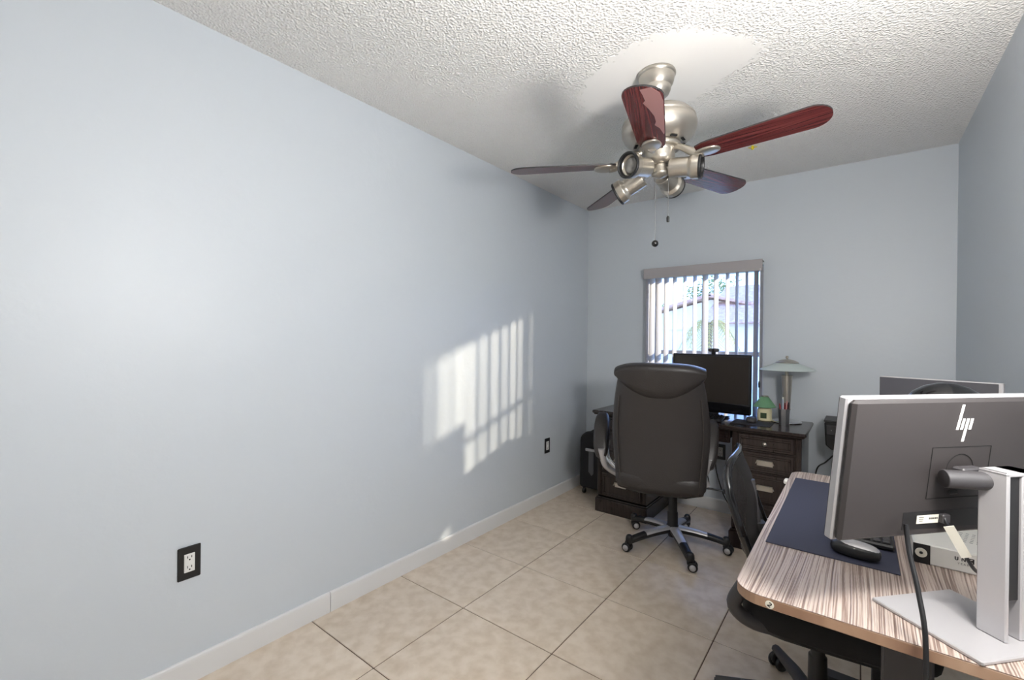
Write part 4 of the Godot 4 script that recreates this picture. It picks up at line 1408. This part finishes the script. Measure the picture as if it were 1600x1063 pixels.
	part(wb, "body", bx(Vector3(2.189, 0.755, 1.985) - o, Vector3(0.258, 0.050, 0.250), 0.003), mat.printed_white)
	var ep := part(wb, "black_end", bx(Vector3(2.0755, 0.7545, 2.1103) - o, Vector3(0.032, 0.048, 0.0012), 0.0003), mat.ink_black)
	part(ep, "speaker_ring", lt([[0.0, 0.0012], [0.0065, 0.0012], [0.0105, 0.002], [0.0115, 0.001], [0.0115, 0.0]], 26, aim(Vector3(2.0745, 0.757, 2.1107) - o, Vector3(0, 0, 1))), mat.label_paper)
	part(ep, "speaker_centre", lt([[0.0, 0.0022], [0.003, 0.002], [0.0035, 0.001], [0.0, 0.001]], 16, aim(Vector3(2.0745, 0.757, 2.1112) - o, Vector3(0, 0, 1))), mat.ink_black)
	text(wb, "lettering", "U N", 0.0085, mat.ink_black, Transform3D(Basis(), Vector3(2.1445, 0.7615, 2.1104) - o))
	var sq := part(wb, "black_square", bx(Vector3(2.163, 0.7615, 2.1104) - o, Vector3(0.011, 0.012, 0.0008)), mat.ink_black)
	text(sq, "lettering", "C", 0.008, mat.printed_white, Transform3D(Basis(), Vector3(2.163, 0.7615, 2.1110) - o))
	text(wb, "lettering", "Y E A R", 0.0042, mat.ink_grey, Transform3D(Basis(), Vector3(2.150, 0.7505, 2.1104) - o), false)
	b = MB.new()
	for r in 6:
		for q in 5:
			b.box(Vector3(2.150 + 0.012 * q + 0.003 * r, 0.7803, 2.03 - 0.014 * r) - o, Vector3(0.006, 0.0006, 0.0025))
	part(wb, "printed_lines", b, mat.ink_grey)
	# cables of the large monitor
	var wp := curve([Vector3(2.022, 0.930, 2.4735), Vector3(2.026, 0.885, 2.485), Vector3(2.038, 0.82, 2.515), Vector3(2.046, 0.74, 2.545), Vector3(2.044, 0.55, 2.552), Vector3(2.035, 0.30, 2.55), Vector3(2.05, 0.04, 2.53), Vector3(2.09, 0.006, 2.47)], 8)
	single("power_cable", tb(wp, 0.0042, 8), mat.black_plastic, "black power cable hanging from the large monitor over the desk edge", "cable")
	var vc := thing("video_cable", "black video cable with a white paper tag behind the large monitor", "cable", Vector3(2.09, 0.9, 2.39))
	var vo := Vector3(2.09, 0.9, 2.39)
	var vp := [Vector3(2.082, 0.940, 2.400), Vector3(2.086, 0.928, 2.406), Vector3(2.094, 0.908, 2.404), Vector3(2.106, 0.884, 2.395), Vector3(2.120, 0.856, 2.378), Vector3(2.137, 0.825, 2.345), Vector3(2.165, 0.795, 2.27), Vector3(2.20, 0.785, 2.20)]
	var vq := []
	for q in vp:
		vq.append(q - vo)
	part(vc, "cord", tb(curve(vq, 5), 0.0035, 8), mat.black_plastic)
	part(vc, "plug", bx(Vector3(2.082, 0.934, 2.396) - vo, Vector3(0.018, 0.018, 0.016), 0.002, Basis(Vector3.UP, 0.83)), mat.charcoal_plastic)
	var td := (vp[4] - vp[1]) as Vector3
	var ty := td.normalized()
	var tx := ty.cross(Vector3(-0.15, 0.2, 1.0)).normalized()
	part(vc, "paper_tag", bx((vp[1] as Vector3).lerp(vp[4], 0.55) + Vector3(-0.002, 0.006, 0.013) - vo, Vector3(0.016, td.length() * 0.85, 0.0012), 0.0, Basis(tx, ty, tx.cross(ty))), mat.label_paper)

# ----------------------------------------------------------------- small things around the room
func outlet(label: String, at: Vector3, basis: Basis, w: float, h: float) -> void:
	var t := thing("wall_outlet", label, "outlet", at)
	t.basis = basis
	part(t, "cover_plate", bx(Vector3(0, 0, 0.003), Vector3(w, h, 0.006), 0.003), mat.black_plastic)
	var f := part(t, "socket_face", bx(Vector3(0, 0, 0.006), Vector3(0.034, 0.067, 0.004), 0.0015), mat.white_plastic)
	var b := MB.new()
	for s in [-1.0, 1.0]:
		b.box(Vector3(-0.0064, s * 0.018 + 0.004, 0.0081), Vector3(0.0022, 0.0085, 0.0006))
		b.box(Vector3(0.0064, s * 0.018 + 0.004, 0.0081), Vector3(0.0022, 0.0075, 0.0006))
		b.box(Vector3(0.0, s * 0.018 - 0.006, 0.0081), Vector3(0.0046, 0.0046, 0.0006))
	part(f, "slots", b, mat.dark_hole)

func small_things() -> void:
	var lb := Basis(Vector3(0, 0, -1), Vector3.UP, Vector3(1, 0, 0))
	outlet("black wall outlet low on the left wall nearest the camera", Vector3(0.0, 0.4455, 3.045), lb, 0.073, 0.121)
	outlet("black wall outlet on the left wall beside the black suitcase", Vector3(0.0, 0.440, 0.647), lb, 0.073, 0.117)
	outlet("wall outlet under the window behind the desk kneehole", Vector3(1.13, 0.45, 0.0), Basis(), 0.07, 0.115)
	# suitcase in the corner
	var s := thing("suitcase", "small black fabric suitcase standing in the back left corner", "suitcase", Vector3(0.235, 0, 0.205))
	var b := MB.new()
	var poly := []
	for q in [[0.125, 0.515, 0.0, 0.075], [-0.125, 0.515, PI * 0.5, 0.075], [-0.125, 0.055, PI, 0.025], [0.125, 0.055, PI * 1.5, 0.025]]:
		for k in 6:
			var a: float = q[2] + PI / 2 * k / 5.0
			poly.append(Vector2(q[0] - signf(q[0]) * q[3] + cos(a) * q[3], q[1] - (q[3] if q[1] > 0.3 else -q[3]) + sin(a) * q[3]))
	b.prism(poly, 0.23, Transform3D(Basis(), Vector3(0, 0, -0.12)), 0.012)
	part(s, "shell", b, mat.suitcase_fabric)
	b = MB.new()
	for k in 2:
		var pts := []
		for q in poly:
			pts.append(Vector3(q.x * 1.005, (q.y - 0.28) * 1.005 + 0.28, -0.06 + 0.13 * k))
		b.tube(pts, 0.004, 6, true)
	part(s, "piping", b, mat.black_plastic)
	part(s, "handle_tab", bx(Vector3(-0.022, 0.375, 0.116), Vector3(0.09, 0.022, 0.012), 0.003), mat.silver_paint)
	b = MB.new()
	b.prism([Vector2(-0.04, 0.365), Vector2(0.005, 0.365), Vector2(0.005, 0.185), Vector2(-0.012, 0.165), Vector2(-0.04, 0.195)], 0.004, Transform3D(Basis(), Vector3(0, 0, 0.110)))
	part(s, "grey_strap", b, mat.grey_strap)
	for x in [-0.095, 0.095]:
		for z in [-0.09, 0.08]:
			b = MB.new()
			b.lathe([[0.0, -0.011], [0.018, -0.011], [0.022, -0.006], [0.022, 0.006], [0.018, 0.011], [0.0, 0.011]], 18, aim(Vector3(x, 0.022, z), Vector3.RIGHT))
			b.box(Vector3(x, 0.046, z), Vector3(0.016, 0.03, 0.02), 0.003)
			part(s, "wheel", b, mat.black_plastic)
	# small machine on a slim stand near the back wall
	var o := Vector3(1.905, 0, 0.25)
	var p := thing("stand_machine", "boxy dark machine on a slim black stand by the back wall", "machine", o)
	b = MB.new()
	b.prism([Vector2(-0.115, 0.70), Vector2(-0.112, 0.665), Vector2(-0.085, 0.64), Vector2(0.09, 0.64), Vector2(0.115, 0.665), Vector2(0.12, 0.70), Vector2(0.12, 0.795), Vector2(0.112, 0.803), Vector2(-0.112, 0.803), Vector2(-0.12, 0.795)], 0.22, Transform3D(Basis(), Vector3(0, 0, -0.12)), 0.006)
	part(p, "body", b, mat.black_plastic)
	part(p, "front_panel", bx(Vector3(0, 0.757, 0.104), Vector3(0.22, 0.06, 0.01), 0.004), mat.charcoal_plastic)
	part(p, "lid", bx(Vector3(0, 0.808, -0.012), Vector3(0.246, 0.012, 0.215), 0.004), mat.charcoal_plastic)
	b = MB.new()
	for k in 3:
		b.box(Vector3(-0.045, 0.74 + 0.014 * k, 0.1095), Vector3(0.006, 0.004, 0.001))
	b.box(Vector3(-0.085, 0.757, 0.1095), Vector3(0.005, 0.004, 0.001))
	part(p, "indicator_marks", b, mat.ink_grey)
	part(p, "stand_post", tb([Vector3(-0.055, 0.64, 0.0), Vector3(-0.055, 0.02, 0.0)], 0.013, 10), mat.black_plastic)
	part(p, "stand_post", tb([Vector3(0.07, 0.64, 0.0), Vector3(0.07, 0.02, 0.0)], 0.013, 10), mat.black_plastic)
	part(p, "stand_foot", bx(Vector3(0.005, 0.011, 0.0), Vector3(0.24, 0.022, 0.22), 0.005), mat.black_plastic)
	single("loose_cable", tb(curve([Vector3(1.857, 0.638, 0.25), Vector3(1.835, 0.60, 0.26), Vector3(1.79, 0.545, 0.27), Vector3(1.745, 0.49, 0.27), Vector3(1.73, 0.30, 0.2), Vector3(1.74, 0.006, 0.12)], 7), 0.0042, 7), mat.black_plastic, "black cable curving left from the boxy machine towards the dark desk", "cable", Vector3.ZERO, 0.0)
	single("loose_cable", tb(curve([Vector3(1.862, 0.638, 0.20), Vector3(1.845, 0.57, 0.2), Vector3(1.825, 0.48, 0.2), Vector3(1.80, 0.25, 0.17), Vector3(1.82, 0.006, 0.10)], 7), 0.0036, 7), mat.black_plastic, "thin black cable hanging straight down beside the machine's stand", "cable", Vector3.ZERO, 0.0)
	single("kneehole_cable", tb(curve([Vector3(1.10, 0.40, 0.02), Vector3(1.12, 0.30, 0.06), Vector3(1.19, 0.15, 0.12), Vector3(1.27, 0.08, 0.16), Vector3(1.30, 0.10, 0.22)], 8), 0.004, 7), mat.black_plastic, "black cable drooping in the kneehole under the dark desk", "cable")
	# cardboard box under the near desk
	var cb := thing("storage_box", "beige cardboard box under the near end of the light desk", "box", Vector3(2.28, 0, 2.10))
	part(cb, "carton", bx(Vector3(0, 0.17, 0), Vector3(0.17, 0.34, 0.28), 0.003), mat.cardboard)
	part(cb, "lid", bx(Vector3(0, 0.325, 0), Vector3(0.182, 0.05, 0.292), 0.003), mat.printed_white)
	# yellow sprinkler tag on the ceiling
	var y := thing("sprinkler_head", "tiny yellow plastic piece on the ceiling beyond the fan", "ceiling fitting", Vector3(1.434, RH, 0.655))
	part(y, "hub", lt([[0.0, -0.022], [0.007, -0.02], [0.008, 0.0], [0.0, 0.0]], 12), mat.yellow_tag)
	b = MB.new()
	for k in 3:
		var a := TAU * k / 3.0 + 0.3
		b.box(Vector3(cos(a) * 0.013, -0.012, sin(a) * 0.013), Vector3(0.026, 0.003, 0.009), 0.001, Basis(Vector3.UP, -a))
	part(y, "wings", b, mat.yellow_tag)
